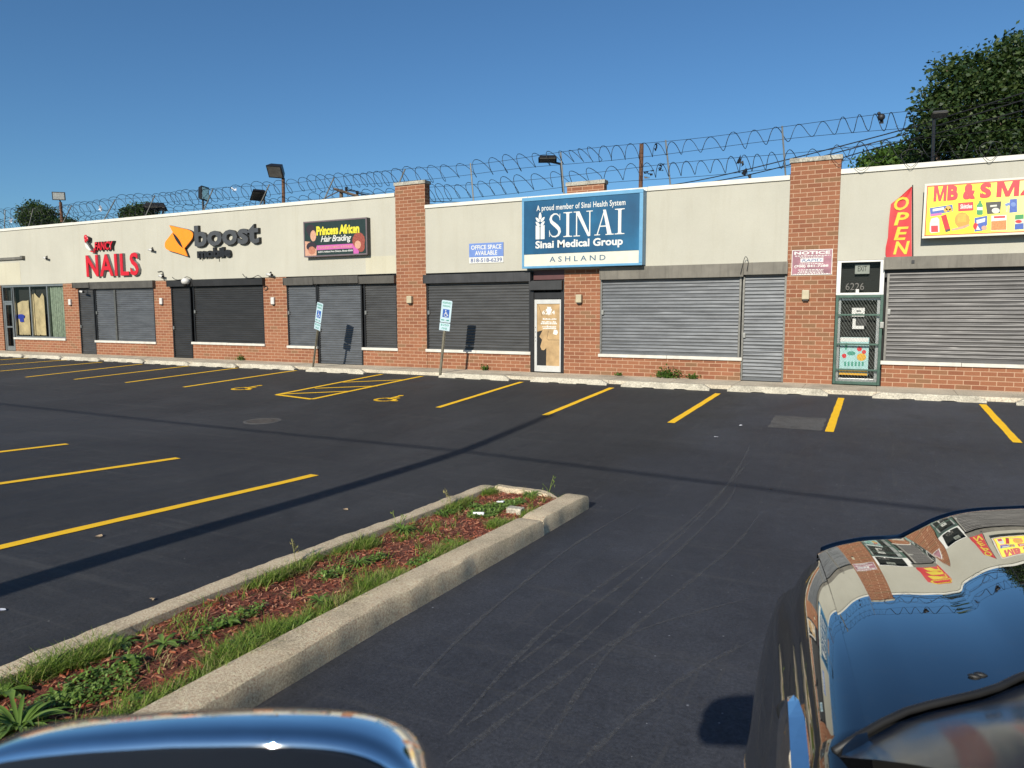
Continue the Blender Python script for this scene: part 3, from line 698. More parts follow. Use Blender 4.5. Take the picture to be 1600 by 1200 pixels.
q = MB(); rect(q, 1331, 1351, 481, 495, .093); rect(q, 1332, 1350, 497, 514, .093); rect(q, 1313, 1357, 527.5, 534, .091); q.build('notice', 'white_print', dl)
q = MB(); rect(q, 1337, 1354, 497, 509, .089); q.build('notice_print', 'black_print', dl)
q = MB(); rect(q, 1338, 1345, 485, 487, .091); q.build('notice_print', 'black_print', dl)
q = MB(); rect(q, 1336, 1348, 490, 491.5, .091); q.build('notice_print', 'black_print', dl)
gx0, gx1 = Xp(1303.5, 530, -.05), Xp(1377.5, 530, -.05)
q = MB(); y0, y1 = -.055, -.015
q.box(gx0, gx0+.06, y0, y1, dz+.01, zg); q.box(gx1-.06, gx1, y0, y1, dz+.01, zg); q.box(gx0+.061, gx1-.061, y0, y1, zg-.06, zg); q.box(gx0+.061, gx1-.061, y0, y1, dz+.01, dz+.08)
for py in (492, 538, 578): z = Zp(1340, py, -.05); q.box(gx0+.061, gx1-.061, y0+.004, y1-.004, z-.02, z+.02)
gate = q.build('security_gate', 'gate_green', mall, bevel=.005)
q = MB(); wdt = gx1-gx0-.12; hgt = zg-dz-.14; ga, gb = gx0+.06, dz+.08; pc = .065
for sgn in (1, -1):
    k = -int(hgt/pc)-1
    while k*pc < wdt+hgt:
        pts = []
        for z in (0, hgt):
            pts.append((k*pc+ (z*.62 if sgn > 0 else (hgt-z)*.62), z))
        (xa_, za_), (xb_, zb_) = pts
        lo, hi = 0.0, 1.0; dx_ = xb_-xa_
        t0, t1 = sorted(((0-xa_)/dx_, (wdt-xa_)/dx_)); lo = max(lo, t0); hi = min(hi, t1)
        if hi-lo > .01:
            A = (ga+xa_+dx_*lo, -.035, gb+hgt*lo); B = (ga+xa_+dx_*hi, -.035, gb+hgt*hi); q.tube([A, B], .0024, 3, caps=False)
        k += 1
q.build('mesh_infill', 'gate_mesh', gate)
q = MB(); zl_ = Zp(1384, 508, -.06); q.box(gx1-.05, gx1+.03, -.09, -.05, zl_-.07, zl_+.07); q.build('lock', 'metal_galv', gate, bevel=.008)

# ================================================================ SIGNS ON THE FACADE
# ---- FANCY NAILS channel letters
def Q(py, y): return lambda px, pz: (Xp(px, pz, y), Zp(px, pz, y))
def wall_letters(name, s, pxl, pxr, pyt_l, pyb_l, mat, ret, y, depth, bold, space=1.0):
    pass
y = -.14
sg = thing('nail_salon_sign', 'red channel letters reading FANCY NAILS with a rose', 'sign', (Xp(175, 415, y), y, Zp(175, 415, y)))
q = MB(); x0, x1 = Xp(134.5, 415, y), Xp(216, 415, y); z0, z1 = Zp(175, 431.5, y), Zp(175, 396.5, y)
letters(q, 'NAILS', x0, x1, z0, z1, y-.006, .03, bold=.02, space=1.12); f = q.build('letter_face', 'sign_red', sg)
q = MB(); letters(q, 'NAILS', x0-.012, x1+.012, z0-.012, z1+.012, y+.024, .155, bold=.016, space=1.12); q.build('letter_return', 'letter_return', sg)
q = MB(); letters(q, 'FANCY', Xp(147.5, 385, y), Xp(176, 385, y), Zp(162, 390.5, y), Zp(162, 377.5, y), y+.0, .03, bold=.03, shear=.08); q.build('letter_face', 'sign_red', sg)
q = MB(); letters(q, 'FANCY', Xp(147, 385, y)+.01, Xp(176.5, 385, y)+.03, Zp(162, 391.2, y), Zp(162, 376.8, y), y+.03, .14, bold=.035, shear=.08); q.build('letter_return', 'letter_black', sg)
q = MB(); q.smooth = True; c = Q(0, y)
for px, py, r in ((134, 371, .10), (136.5, 373.5, .09), (134.5, 376, .085)): q.ell((c(px, py)[0], y, c(px, py)[1]), (r, .05, r*1.1), 10, 6)
q.build('rose', 'sign_red', sg)
q = MB(); q.prism([c(136, 369), c(139.5, 371), c(139.5, 376), c(136.5, 378)], y-.02, .1); q.tube([(*c(136, 378), y)[0:1]+(y,)+(c(136, 378)[1],), (c(141, 386)[0], y, c(141, 386)[1]), (c(147, 393)[0], y, c(147, 393)[1])], .035, 6); q.build('rose_stem', 'letter_black', sg)
q = MB(); q.prism([c(132, 379), c(137, 383), c(142, 391), c(139, 391), c(134, 387)], y, .06); q.build('rose_leaf', 'white_print', sg)
q = MB(); q.prism([c(140, 393), c(145, 391), c(148, 387), c(148, 395)], y-.01, .06); q.build('rose_leaf', 'sign_red', sg)

# ---- phone shop logo and letters
y = -.13
sg = thing('phone_shop_sign', 'orange leaf shaped logo with dark grey letters reading boost mobile', 'sign', (Xp(335, 380, y), y, Zp(335, 380, y)))
c = lambda a, b: (Xp(240+a/5, 230+b/5, y), Zp(240+a/5, 230+b/5, y))
def smooth_poly(pts, n=5):
    o = []; k = len(pts)
    for i in range(k):
        p0, p1, p2, p3 = (pts[(i+j-1) % k] for j in range(4))
        if p1[2] or p2[2]: pass
        for t in range(n):
            t /= n
            m1 = (0, 0) if p1[2] else ((p2[0]-p0[0])/2, (p2[1]-p0[1])/2); m2 = (0, 0) if p2[2] else ((p3[0]-p1[0])/2, (p3[1]-p1[1])/2)
            h = [2*t**3-3*t*t+1, t**3-2*t*t+t, -2*t**3+3*t*t, t**3-t*t]
            o.append(tuple(h[0]*p1[d]+h[1]*m1[d]+h[2]*p2[d]+h[3]*m2[d] for d in (0, 1)))
    return o
lf = smooth_poly([(122, 611, 1), (195, 628, 0), (268, 645, 0), (302, 668, 0), (306, 700, 0), (285, 735, 0), (240, 790, 1), (264, 852, 1), (190, 827, 0), (120, 806, 0), (92, 785, 0), (90, 745, 0), (112, 712, 0), (150, 664, 1)])
P = [c(a, b) for a, b in lf]
q = MB(); q.prism(P, y-.004, .03); q.build('logo_face', 'orange', sg)
ce = c(200, 730); q = MB(); q.prism([(ce[0]+(a-ce[0])*1.015, ce[1]+(b-ce[1])*1.015) for a, b in P], y+.026, .11); q.build('logo_return', 'letter_black', sg)
q = MB(); q.prism([c(a, b) for a, b in smooth_poly([(149, 668, 1), (175, 690, 0), (208, 735, 0), (231, 789, 1), (205, 768, 0), (172, 722, 0)])], y-.008, .004); q.build('logo_slit', 'letter_black', sg)
def sheared(s, c0, c1, zt0, zb0, zt1, zb1): pass
x0, x1 = c(318, 700)[0], c(822, 690)[0]
zt, zbm = (c(318, 612)[1]+c(745, 585)[1])/2, (c(340, 770)[1]+c(780, 762)[1])/2
q = MB(); letters(q, 'boost', x0, x1, zbm, zt, y-.003, .03, bold=.034, space=1.02); q.build('letter_face', 'letter_grey', sg)
q = MB(); letters(q, 'boost', x0-.01, x1+.012, zbm-.012, zt+.01, y+.028, .095, bold=.038, space=1.02); q.build('letter_return', 'letter_black', sg)
q = MB(); x0, x1 = c(335, 830)[0], c(598, 830)[0]; zt, zbm = c(460, 783)[1], c(460, 862)[1]
letters(q, 'mobile', x0, x1, zbm, zt, y+.02, .10, bold=.05, space=.95)
for a, l in ((345, 24), (362, 34), (384, 18), (415, 22), (447, 10), (492, 40), (530, 14), (575, 16)): p = c(a, 850); q.box(p[0], p[0]+.02, y+.10, y+.128, p[1]-l/5*.024, p[1])
q.build('letter_face', 'letter_black', sg)

# ---- hair braiding cabinet sign
y = -.20
cz = lambda px, py: (Xp(px, py, y), Zp(px, py, y))
x0, x1 = Xp(474.5, 370, y), Xp(573.5, 370, y); z1 = (Zp(474, 346, y)+Zp(574, 340, y))/2; z0 = (Zp(474, 401, y)+Zp(574, 399, y))/2
sg = thing('hair_salon_sign', 'dark framed cabinet sign reading Princess African Hair Braiding', 'sign', ((x0+x1)/2, y, z0))
q = MB(); q.box(x0, x1, y+.012, -.016, z0, z1); q.build('cabinet', 'housing_slate', sg, bevel=.01)
q = MB(); fw = .045
q.box(x0, x1, y-.006, y+.011, z1-fw, z1); q.box(x0, x1, y-.006, y+.011, z0, z0+fw); q.box(x0, x0+fw, y-.006, y+.011, z0+fw+.001, z1-fw-.001); q.box(x1-fw, x1, y-.006, y+.011, z0+fw+.001, z1-fw-.001); q.build('frame', 'frame_mauve', sg, bevel=.004)
u = lambda a: x0+fw+(x1-x0-2*fw)*a
v = lambda b: z1-fw-(z1-z0-2*fw)*b
q = MB(); q.box(u(0), u(1), y+.004, y+.0115, v(1), v(0)); q.build('face_panel', 'sign_green', sg)
q = MB(); letters(q, 'Princess African', u(.20), u(.90), v(.40), v(.12), y-.001, .004, bold=.05, space=.92); q.build('lettering', 'yellow_print', sg)
q = MB(); letters(q, 'Hair Braiding', u(.27), u(.77), v(.66), v(.42), y-.001, .004, bold=.01, shear=.35, space=.9); q.build('lettering', 'white_print', sg)
q = MB(); letters(q, '6230 S. Ashland Ave Chicago, Illinois 60636', u(.22), u(.79), v(.94), v(.87), y-.001, .004, bold=.02); q.build('lettering', 'white_print', sg)
q = MB(); q.box(u(.20), u(.83), y+.0015, y+.0035, v(.84), v(.70)); q.prism([(u(.79), v(.70)), (u(.90), v(.78)), (u(.88), v(1)), (u(.80), v(1))], y+.001, .002); q.build('pink_band', 'pink_print', sg)
q = MB(); letters(q, '773.542.5200 773.688.9272 312.975.4203', u(.22), u(.78), v(.81), v(.735), y-.001, .002, bold=.02); q.build('lettering', 'skin_light_print', sg)
def oval(q, a, b, ra, rb, yy, rot=0, n=14): q.prism([(u(a+ra*math.cos(t*2*math.pi/n)*math.cos(rot)-rb*.5*math.sin(t*2*math.pi/n)*math.sin(rot)), v(b+rb*math.sin(t*2*math.pi/n)+ra*math.cos(t*2*math.pi/n)*math.sin(rot)*2)) for t in range(n)], yy, .0015)
q = MB(); oval(q, .10, .20, .075, .15, y+.001); oval(q, .125, .30, .07, .14, y+.0012); oval(q, .11, .72, .085, .14, y-.0012); q.build('portrait_hair', 'hair_print', sg)
q = MB(); oval(q, .145, .40, .05, .17, y-.0005); q.prism([(u(0), v(.55)), (u(.10), v(.58)), (u(.20), v(.74)), (u(.19), v(1)), (u(0), v(1))], y+.0007, .0015); q.build('portrait_face', 'skin_light_print', sg)
q = MB(); oval(q, .87, .74, .05, .12, y-.0008); q.build('portrait_face', 'skin_light_print', sg)
q = MB(); oval(q, .115, .84, .06, .12, y-.003); q.build('portrait_face', 'skin_print', sg)
q = MB(); oval(q, .885, .62, .10, .24, y+.0009); oval(q, .92, .80, .06, .16, y+.0005); q.build('portrait_hair', 'hair_red_print', sg)

# ---- office space sign
y = -.035
x0, x1 = Xp(733, 395, y), Xp(786.5, 395, y); z1, z0 = Zp(760, 379.5, y), Zp(760, 411, y); zm = Zp(760, 401.2, y)
q = MB(); q.box(x0, x1, y, -.017, z0, zm-.001); sg = q.build('office_space_sign', 'white_print', bevel=.003)
tag(sg, 'small blue and white board reading OFFICE SPACE AVAILABLE', 'sign')
q = MB(); q.box(x0, x1, y-.001, -.017, zm, z1); q.build('header_panel', 'pale_blue_print', sg, bevel=.003)
q = MB(); letters(q, 'OFFICE SPACE', x0+.07, x1-.06, Zp(760, 389.5, y), Zp(760, 382.5, y), y-.004, .003, bold=.02); letters(q, 'AVAILABLE', x0+.20, x1-.20, Zp(760, 398.5, y), Zp(760, 391.5, y), y-.004, .003, bold=.02); q.build('lettering', 'white_print', sg)
q = MB(); letters(q, '818-518-6239', x0+.05, x1-.04, Zp(760, 409.5, y), Zp(760, 403, y), y-.003, .003, bold=.025); q.build('lettering', 'slate_blue_print', sg)

# ---- medical group cabinet sign
y = -.34
x0, x1 = Xp(816.5, 365, y), Xp(1004, 355, y)
z0, z1 = (Zp(816, 419, y)+Zp(1003, 414, y))/2, (Zp(816, 311, y)+Zp(1004, 295, y))/2
sg = thing('medical_group_sign', 'large blue cabinet sign reading SINAI Medical Group ASHLAND', 'sign', ((x0+x1)/2, y, z0))
q = MB(); q.box(x0, x1, y+.02, -.017, z0, z1); q.build('cabinet', 'frame_blue', sg, bevel=.012)
fw = .085; q = MB()
q.box(x0-.01, x1+.01, y-.02, y+.019, z1-fw, z1+.01); q.box(x0-.01, x1+.01, y-.02, y+.019, z0-.01, z0+fw*.6); q.box(x0-.01, x0+fw*.6, y-.02, y+.019, z0+fw*.6+.001, z1-fw-.001); q.box(x1-fw, x1+.01, y-.02, y+.019, z0+fw*.6+.001, z1-fw-.001)
q.build('frame', 'frame_blue', sg, bevel=.008)
a0, a1, b0, b1 = x0+fw*.6, x1-fw, z0+fw*.6, z1-fw
u = lambda a: a0+(a1-a0)*a
v = lambda b: b1-(b1-b0)*b
q = MB(); q.box(a0, a1, y, y+.019, v(.815), b1); q.build('face_panel', 'sign_blue', sg)
q = MB(); q.box(a0, a1, y-.001, y+.019, b0, v(.82)); q.build('name_strip', 'cream_print', sg)
q = MB(); letters(q, 'ASHLAND', u(.235), u(.725), v(.945), v(.865), y-.005, .003, bold=.005, space=1.6); q.build('lettering', 'navy_print', sg)
q = MB(); letters(q, 'Sinai Medical Group', u(.105), u(.868), v(.765), v(.615), y-.005, .004, bold=.03); q.build('lettering', 'white_print', sg)
q = MB(); letters(q, 'A proud member of Sinai Health System', u(.115), u(.885), v(.185), v(.075), y-.005, .004, bold=.012, space=1.05); q.build('lettering', 'white_print', sg)
# serif capitals drawn as stems, serifs and swept bowls
q = MB(); yy = [y-.004]
def piece(pts): yy[0] -= .0002; q.prism(pts, yy[0], .0035)
def serif_letter(ch, xa, xb, za, zb_):
    X = lambda a: xa+(xb-xa)*a
    Z = lambda b: za+(zb_-za)*b
    R_ = lambda a, b, c, d: piece([(X(a), Z(c)), (X(b), Z(c)), (X(b), Z(d)), (X(a), Z(d))])
    if ch == 'I':
        R_(.34, .66, 0, 1); R_(0, 1, 0, .035); R_(0, 1, .965, 1)
        piece([(X(.2), Z(.03)), (X(.8), Z(.03)), (X(.62), Z(.075)), (X(.38), Z(.075))]); piece([(X(.2), Z(.97)), (X(.8), Z(.97)), (X(.62), Z(.925)), (X(.38), Z(.925))])
    if ch == 'N':
        R_(.13, .19, 0, 1); R_(.82, .88, 0, 1); R_(0, .34, 0, .035); R_(.67, 1, .965, 1); R_(0, .2, .965, 1)
        piece([(X(.10), Z(1)), (X(.31), Z(1)), (X(.88), Z(.0)), (X(.80), Z(-.02)), (X(.74), Z(.0))])
    if ch == 'A':
        piece([(X(.44), Z(1)), (X(.58), Z(1)), (X(.90), Z(0)), (X(.68), Z(0))]); piece([(X(.47), Z(.93)), (X(.50), Z(.88)), (X(.17), Z(0)), (X(.11), Z(0))])
        R_(.26, .70, .33, .375); R_(0, .30, 0, .035); R_(.58, 1, 0, .035)
    if ch == 'S':
        C_ = [(.86, .72), (.80, .86), (.62, .955), (.42, .96), (.24, .88), (.17, .76), (.24, .645), (.42, .55), (.62, .45), (.78, .34), (.83, .22), (.74, .095), (.54, .035), (.32, .045), (.16, .13), (.08, .28)]
        Wd = [.012, .030, .045, .060, .085, .11, .13, .15, .155, .14, .115, .085, .060, .045, .030, .012]
        lft, rgt = [], []
        for i, (a, b) in enumerate(C_):
            p = C_[max(0, i-1)]; n_ = C_[min(len(C_)-1, i+1)]; dx, dy = (n_[0]-p[0])*.62, n_[1]-p[1]; l_ = math.hypot(dx, dy); nx, ny = -dy/l_, dx/l_
            lft.append((X(a+nx*Wd[i]/2/.62), Z(b+ny*Wd[i]/2))); rgt.append((X(a-nx*Wd[i]/2/.62), Z(b-ny*Wd[i]/2)))
        for i in range(len(C_)-1): q.prism([lft[i], lft[i+1], rgt[i+1], rgt[i]], yy[0], .0035)
        R_(.83, .87, .70, .96); R_(.07, .11, .04, .30)
for ch, a, b in (('S', .222, .345), ('I', .358, .435), ('N', .448, .613), ('A', .628, .792), ('I', .80, .88)):
    serif_letter(ch, u(a), u(b), v(.575), v(.205))
q.build('serif_lettering', 'white_print', sg)
q = MB()
for a, b, s_ in ((.107, .144, 1), (.152, .189, -1)):
    q.prism([(u(a), v(.59)), (u(b), v(.59)), (u(b), v(.40 if s_ > 0 else .375)), (u(a), v(.375 if s_ > 0 else .40))], y-.005, .004)
def leafp(cx, cz_, ang, l, w_):
    pts = []
    for i in range(10):
        t = i/10*2*math.pi; a = math.cos(t)*l/2; b = math.sin(t)*w_/2*(1-.35*math.cos(t)); pts.append((cx+a*math.cos(ang)-b*math.sin(ang), cz_+a*math.sin(ang)+b*math.cos(ang)))
    q.prism(pts, y-.005, .004)
leafp(u(.148), v(.235), math.pi/2, .20, .085)
for s_ in (1, -1):
    for k, zz in enumerate((.29, .355)): leafp(u(.148)+s_*.075, v(zz), math.pi/2-s_*.75, .17, .075)
q.build('wheat_emblem', 'white_print', sg)

# ---- notice board on the tall pier
y = -.04
x0, x1 = Xp(1237, 410, y), Xp(1300.5, 410, y); z0, z1 = Zp(1268, 429.5, y), Zp(1268, 390, y)
q = MB(); q.box(x0, x1, y, -.021, z0, z1); sg = q.build('towing_notice', 'maroon_print', bevel=.003)
tag(sg, 'faded maroon NOTICE board with a phone number on the brick pier', 'sign')
u = lambda a: x0+(x1-x0)*a
v = lambda b: z1-(z1-z0)*b
q = MB(); t_ = .022
for b in ((0, 1, 0, t_), (0, 1, 1-t_, 1)): q.box(u(b[0]), u(b[1]), y-.002, y-.0003, v(b[3]), v(b[2]))
for b in ((0, .016), (.984, 1)): q.box(u(b[0]), u(b[1]), y-.0018, y-.0003, v(1-t_), v(t_))
letters(q, 'NOTICE', u(.06), u(.94), v(.185), v(.06), y-.003, .0025, bold=.04, space=1.05)
letters(q, '(708) 841-7288', u(.07), u(.91), v(.72), v(.60), y-.003, .0025, bold=.03)
q.box(u(.22), u(.78), y-.0022, y-.0003, v(.50), v(.34))
rnd = random.Random(5)
for bz, h_, a, b in ((.225, .03, .08, .95), (.29, .025, .2, .8), (.545, .03, .2, .8), (.78, .03, .17, .8), (.835, .03, .2, .78), (.89, .028, .16, .8), (.945, .03, .06, .95)):
    c_ = a
    while c_ < b: l_ = rnd.uniform(.02, .07); q.box(u(c_), u(min(b, c_+l_)), y-.0022, y-.0003, v(bz+h_), v(bz)); c_ += l_+.018
q.build('lettering', 'white_print', sg)
q = MB(); letters(q, 'RAPID', u(.26), u(.74), v(.475), v(.365), y-.0045, .002, bold=.02, shear=.1); q.build('lettering', 'slate_blue_print', sg)

# ---- OPEN feather flag
y = -.09
c = lambda px, py: (Xp(px, py, y), Zp(px, py, y))
fl = thing('open_flag', 'red feather banner with yellow letters reading OPEN', 'flag', (c(1405, 404)[0], y, c(1405, 404)[1]))
LE = [(1424, 291.5), (1408, 306), (1392, 318.5), (1390, 335), (1388.5, 352), (1387.5, 370), (1384, 386), (1383.5, 396), (1385.5, 405.5)]
RE = [(1425, 291.5), (1424.6, 306), (1424.4, 318.5), (1424.3, 335), (1424.3, 352), (1424.4, 370), (1424.6, 386), (1424.8, 396), (1425, 402)]
fold = lambda s, t: .05*math.sin(s*5+t*3)*(1-s)*.8+.03*math.sin(t*9+s*2)*(1-s)
q = MB(); q.smooth = True; rows = []
N = 40
def lerp_list(Ls, t):
    f = t*(len(Ls)-1); i = min(len(Ls)-2, int(f)); f -= i
    return Ls[i][0]*(1-f)+Ls[i+1][0]*f, Ls[i][1]*(1-f)+Ls[i+1][1]*f
for i in range(N+1):
    a = lerp_list(LE, i/N); b = lerp_list(RE, i/N); row = []
    for k in range(9):
        s_ = k/8; px, py = a[0]+(b[0]-a[0])*s_, a[1]+(b[1]-a[1])*s_; p = c(px, py); row.append((p[0], y+fold(s_, i/N)*.6, p[1]))
    rows.append(row)
q.grid(rows); q.grid([[(p[0], p[1]+.004, p[2]) for p in r][::-1] for r in rows]); q.build('banner_cloth', 'flag_red', fl)
q = MB()
for ch, pc, pt, pb, wd in (('O', 1408.5, 308.5, 328, 22), ('P', 1408.5, 332.5, 351.5, 22), ('E', 1408, 355, 374.5, 21), ('N', 1408.5, 377.5, 397, 24)):
    xl, zt = c(pc-wd/2, pt); xr, zb_ = c(pc+wd/2, pb)
    def wp(X, Y, Z):
        s_ = (X-c(1386, 350)[0])/(c(1424.4, 350)[0]-c(1386, 350)[0]); t_ = (c(1400, 291.5)[1]-Z)/(c(1400, 291.5)[1]-c(1400, 404)[1])
        return X, Y+fold(max(0, min(1, s_)), t_)*.6-.012, Z
    letters(q, ch, xl, xr, zb_, zt, y, .004, bold=.022, shear=.18, warp=wp)
q.build('lettering', 'flag_yellow', fl)
q = MB(); p0, p1 = c(1426, 289), c(1426.5, 408); q.tube([(p1[0], y, p1[1]), (p0[0], y, p0[1])], .011, 6); q.build('pole', 'trim_black', fl)
q = MB(); q.box(p1[0]-.03, p1[0]+.03, y-.02, -.143, p1[1]-.05, p1[1]+.02); q.build('bracket', 'metal_dark', fl)

# ---- market sign
y = -.30
x0, z1 = Xp(1445, 288, y), Zp(1445, 287.5, y); z0 = Zp(1443, 372.5, y); x1 = x0+5.2; zsl_ = .02
sg = thing('market_sign', 'yellow market sign with groceries and red letters starting MB & S', 'sign', (x0, y, z0))
q = MB(); q.box(x0+.02, x1-.02, y+.022, -.017, z0+.02, z1-.02); q.build('cabinet', 'letter_black', sg, bevel=.01)
q = MB(); fw = .045
q.box(x0, x1, y-.004, y+.02, z1-fw, z1); q.box(x0, x1, y-.004, y+.02, z0, z0+fw); q.box(x0, x0+fw, y-.004, y+.02, z0+fw+.001, z1-fw-.001); q.box(x1-fw, x1, y-.004, y+.02, z0+fw+.001, z1-fw-.001); q.build('frame', 'cream_print', sg, bevel=.004)
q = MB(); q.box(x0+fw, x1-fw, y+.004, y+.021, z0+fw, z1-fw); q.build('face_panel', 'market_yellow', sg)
a0, a1 = x0+fw, x1-fw; b0, b1 = z0+fw, z1-fw
q = MB(); k_ = .022
q.box(a0, a1, y+.001, y+.0039, b1-k_, b1-.004); q.box(a0, a1, y+.001, y+.0039, b0+.004, b0+k_); q.box(a0+.004, a0+k_, y+.001, y+.0039, b0+k_+.001, b1-k_-.001); q.build('red_border', 'sign_red', sg)
c = lambda a, b: (Xp(1420+a/8.572, 260+b/8.572, y), Zp(1420+a/8.572, 260+b/8.572, y))
q = MB()
for s_, al, ar, tl, bl in (('M', 335, 508, 262, 466), ('B', 518, 660, 254, 455), ('&', 728, 890, 238, 442), ('S', 952, 1105, 222, 424)):
    heavy(q, s_, c(al, 350)[0], c(ar, 350)[0], c((al+ar)/2, bl)[1], c((al+ar)/2, tl)[1], y-.002, .005, .016)
xm0 = c(1178, 300)[0]; heavy(q, 'M', xm0, xm0+.39, c(1265, 408)[1], c(1265, 202)[1], y-.002, .005, .016); heavy(q, 'ART', xm0+.41, xm0+1.65, c(1420, 395)[1], c(1420, 190)[1], y-.002, .005, .016)
q.build('lettering', 'sign_red', sg)
def shp(mat, *polys, lift=0):
    q = MB()
    for i, p in enumerate(polys): q.prism([c(*a) for a in p], y+.0015-lift*.0015, .002)
    q.build('grocery_print', mat, sg)
def ring(cx, cy, rx, ry, n=12): return [(cx+rx*math.cos(t*2*math.pi/n), cy+ry*math.sin(t*2*math.pi/n)) for t in range(n)]
shp('blue_print', [(280, 558), (585, 512), (592, 600), (290, 655)]); shp('gold_print', ring(530, 560, 40, 32), ring(495, 585, 28, 25), ring(560, 585, 25, 22), lift=1); shp('pink_print', [(285, 640), (440, 618), (445, 650), (290, 672)], lift=.5)
shp('white_print', [(320, 570), (470, 546), (470, 580), (320, 604)], lift=1.2)
shp('sign_red', [(660, 488), (865, 474), (868, 590), (662, 604)]); 
q = MB(); letters(q, 'Skittles', c(690, 540)[0], c(850, 530)[0], c(760, 565)[1], c(760, 505)[1], y-.0015, .0015, bold=.03); q.build('grocery_print', 'white_print', sg)
shp('green_print', [(945, 455), (965, 455), (972, 485), (992, 520), (992, 640), (975, 650), (925, 650), (908, 640), (908, 520), (938, 485)]); shp('white_print', [(915, 545), (988, 545), (988, 585), (915, 585)], lift=1)
shp('black_print', [(1030, 480), (1240, 466), (1238, 500), (1222, 628), (1050, 640), (1032, 512)]); shp('cream_print', ring(1165, 592, 55, 38), [(1090, 520), (1180, 512), (1180, 535), (1090, 545)], lift=1)
shp('blue_print', [(1355, 440), (1450, 432), (1452, 612), (1345, 622)]); shp('pale_blue_print', [(1290, 500), (1350, 480), (1350, 520), (1320, 528), (1318, 612), (1308, 612), (1308, 530), (1290, 525)], ring(1400, 510, 35, 30), lift=1)
shp('white_print', [(300, 700), (380, 680), (408, 710), (412, 880), (300, 895), (278, 870), (282, 760)]); shp('sign_red', [(298, 795), (390, 792), (392, 878), (300, 880)], lift=1); shp('cream_print', ring(345, 745, 22, 18), lift=1)
shp('flag_red', [(430, 665), (500, 640), (560, 850), (492, 880)], lift=.4); shp('black_print', [(490, 850), (555, 835), (558, 862), (495, 882)], lift=1)
shp('orange', ring(715, 720, 105, 108)); shp('gold_print', [(655, 640), (765, 635), (770, 745), (650, 760)], lift=1); shp('skin_light_print', [(570, 840), (720, 800), (800, 775), (820, 790), (740, 830), (580, 862)], lift=1.5)
shp('blue_print', [(880, 690), (1050, 660), (1050, 780), (985, 860), (880, 875)]); shp('flag_red', ring(895, 800, 35, 45), lift=1); shp('white_print', [(905, 720), (1025, 690), (1020, 740), (910, 770)], [(900, 850), (920, 790), (960, 850)], lift=1.4); shp('skin_light_print', ring(1010, 825, 38, 32), lift=1.2)
shp('white_print', [(1105, 660), (1310, 650), (1312, 850), (1100, 860)]); shp('orange_print', [(1105, 735), (1308, 720), (1308, 846), (1103, 855)], lift=1); shp('sign_red', [(1140, 668), (1290, 662), (1290, 688), (1140, 694)], lift=1)
shp('green_print', [(1425, 650), (1540, 640), (1540, 700), (1420, 712)]); shp('blue_print', [(1420, 775), (1540, 760), (1540, 840), (1415, 848)]); shp('cream_print', [(1420, 713), (1540, 701), (1540, 759), (1420, 774)], lift=.5); shp('flag_red', ring(1470, 738, 45, 22), lift=1)
for k in range(7):                              # the rest of the row runs past the picture edge
    a = 1600+k*260; shp(('blue_print', 'flag_red', 'green_print', 'black_print', 'orange', 'blue_print', 'sign_red')[k], [(a, 470-k*9), (a+170, 462-k*9), (a+170, 590-k*9), (a, 600-k*9)]); shp(('cream_print', 'blue_print', 'orange_print', 'flag_red', 'green_print', 'gold_print', 'black_print')[k], ring(a+85, 730-k*6, 85, 85))

# ---- old empty sign rail at the far left
y = -.10
q = MB(); a, b = Xp(-40, 410, y), Xp(33, 404, y); zt = Zp(16, 402, y); q.box(a, b, y, -.016, zt-.11, zt); q.box(b-.001, b+.15, y-.05, -.016, zt-.10, zt+.03)
o = q.build('sign_rail', 'housing_brown', bevel=.006); tag(o, 'empty tan sign rail left on the stucco above the papered window', 'sign rail')

# ================================================================ WALL LAMPS, CAMERAS
def wall_box(name, px, py, w_, h_, d_, mat, label, cat, group, y0=0.0, parts=True):
    x, z = Xp(px, py, y0-d_), Zp(px, py, y0-d_)
    t = thing(name, label, cat, (x, y0-d_, z), group)
    q = MB(); q.box(x-w_/2, x+w_/2, y0-d_, y0-.002, z-h_/2, z+h_/2); q.build('lamp_body', mat, t, bevel=.02)
    q = MB(); q.box(x-w_*.36, x+w_*.36, y0-d_*.8, y0-d_*.25, z-h_/2-.03, z-h_/2-.001); q.build('lens', 'trim_black', t)
    if w_ > .2:
        q = MB(); q.box(x+w_*.14, x+w_*.2, y0-d_-.004, y0-d_+.02, z-h_*.42, z+h_*.42); q.build('rib', 'leaf_litter', t)
    return t
for px, py, l in ((108, 472, 'white wall lamp on the brick pier beside the papered window'), (250.5, 470.5, 'white wall lamp on the brick pier under the nail salon letters'), (425, 470, 'white wall lamp on the brick pier right of the black shutters')):
    wall_box('wall_lamp', px, py, .15, .24, .08, 'white_plastic', l, 'lamp', 'white wall lamps on the short piers')
for px, py, l in ((638.5, 468, 'beige box lamp on the tall pier behind the parking signs'), (903.5, 466.5, 'beige box lamp on the pier beside the boarded glass door'), (1258.5, 460.5, 'beige box lamp on the pier under the maroon notice board')):
    wall_box('box_lamp', px, py, .18 if px < 700 else .165, .22, .12, 'beige_lamp', l, 'lamp', 'beige box lamps on the tall piers', -.02 if px != 903.5 else 0)
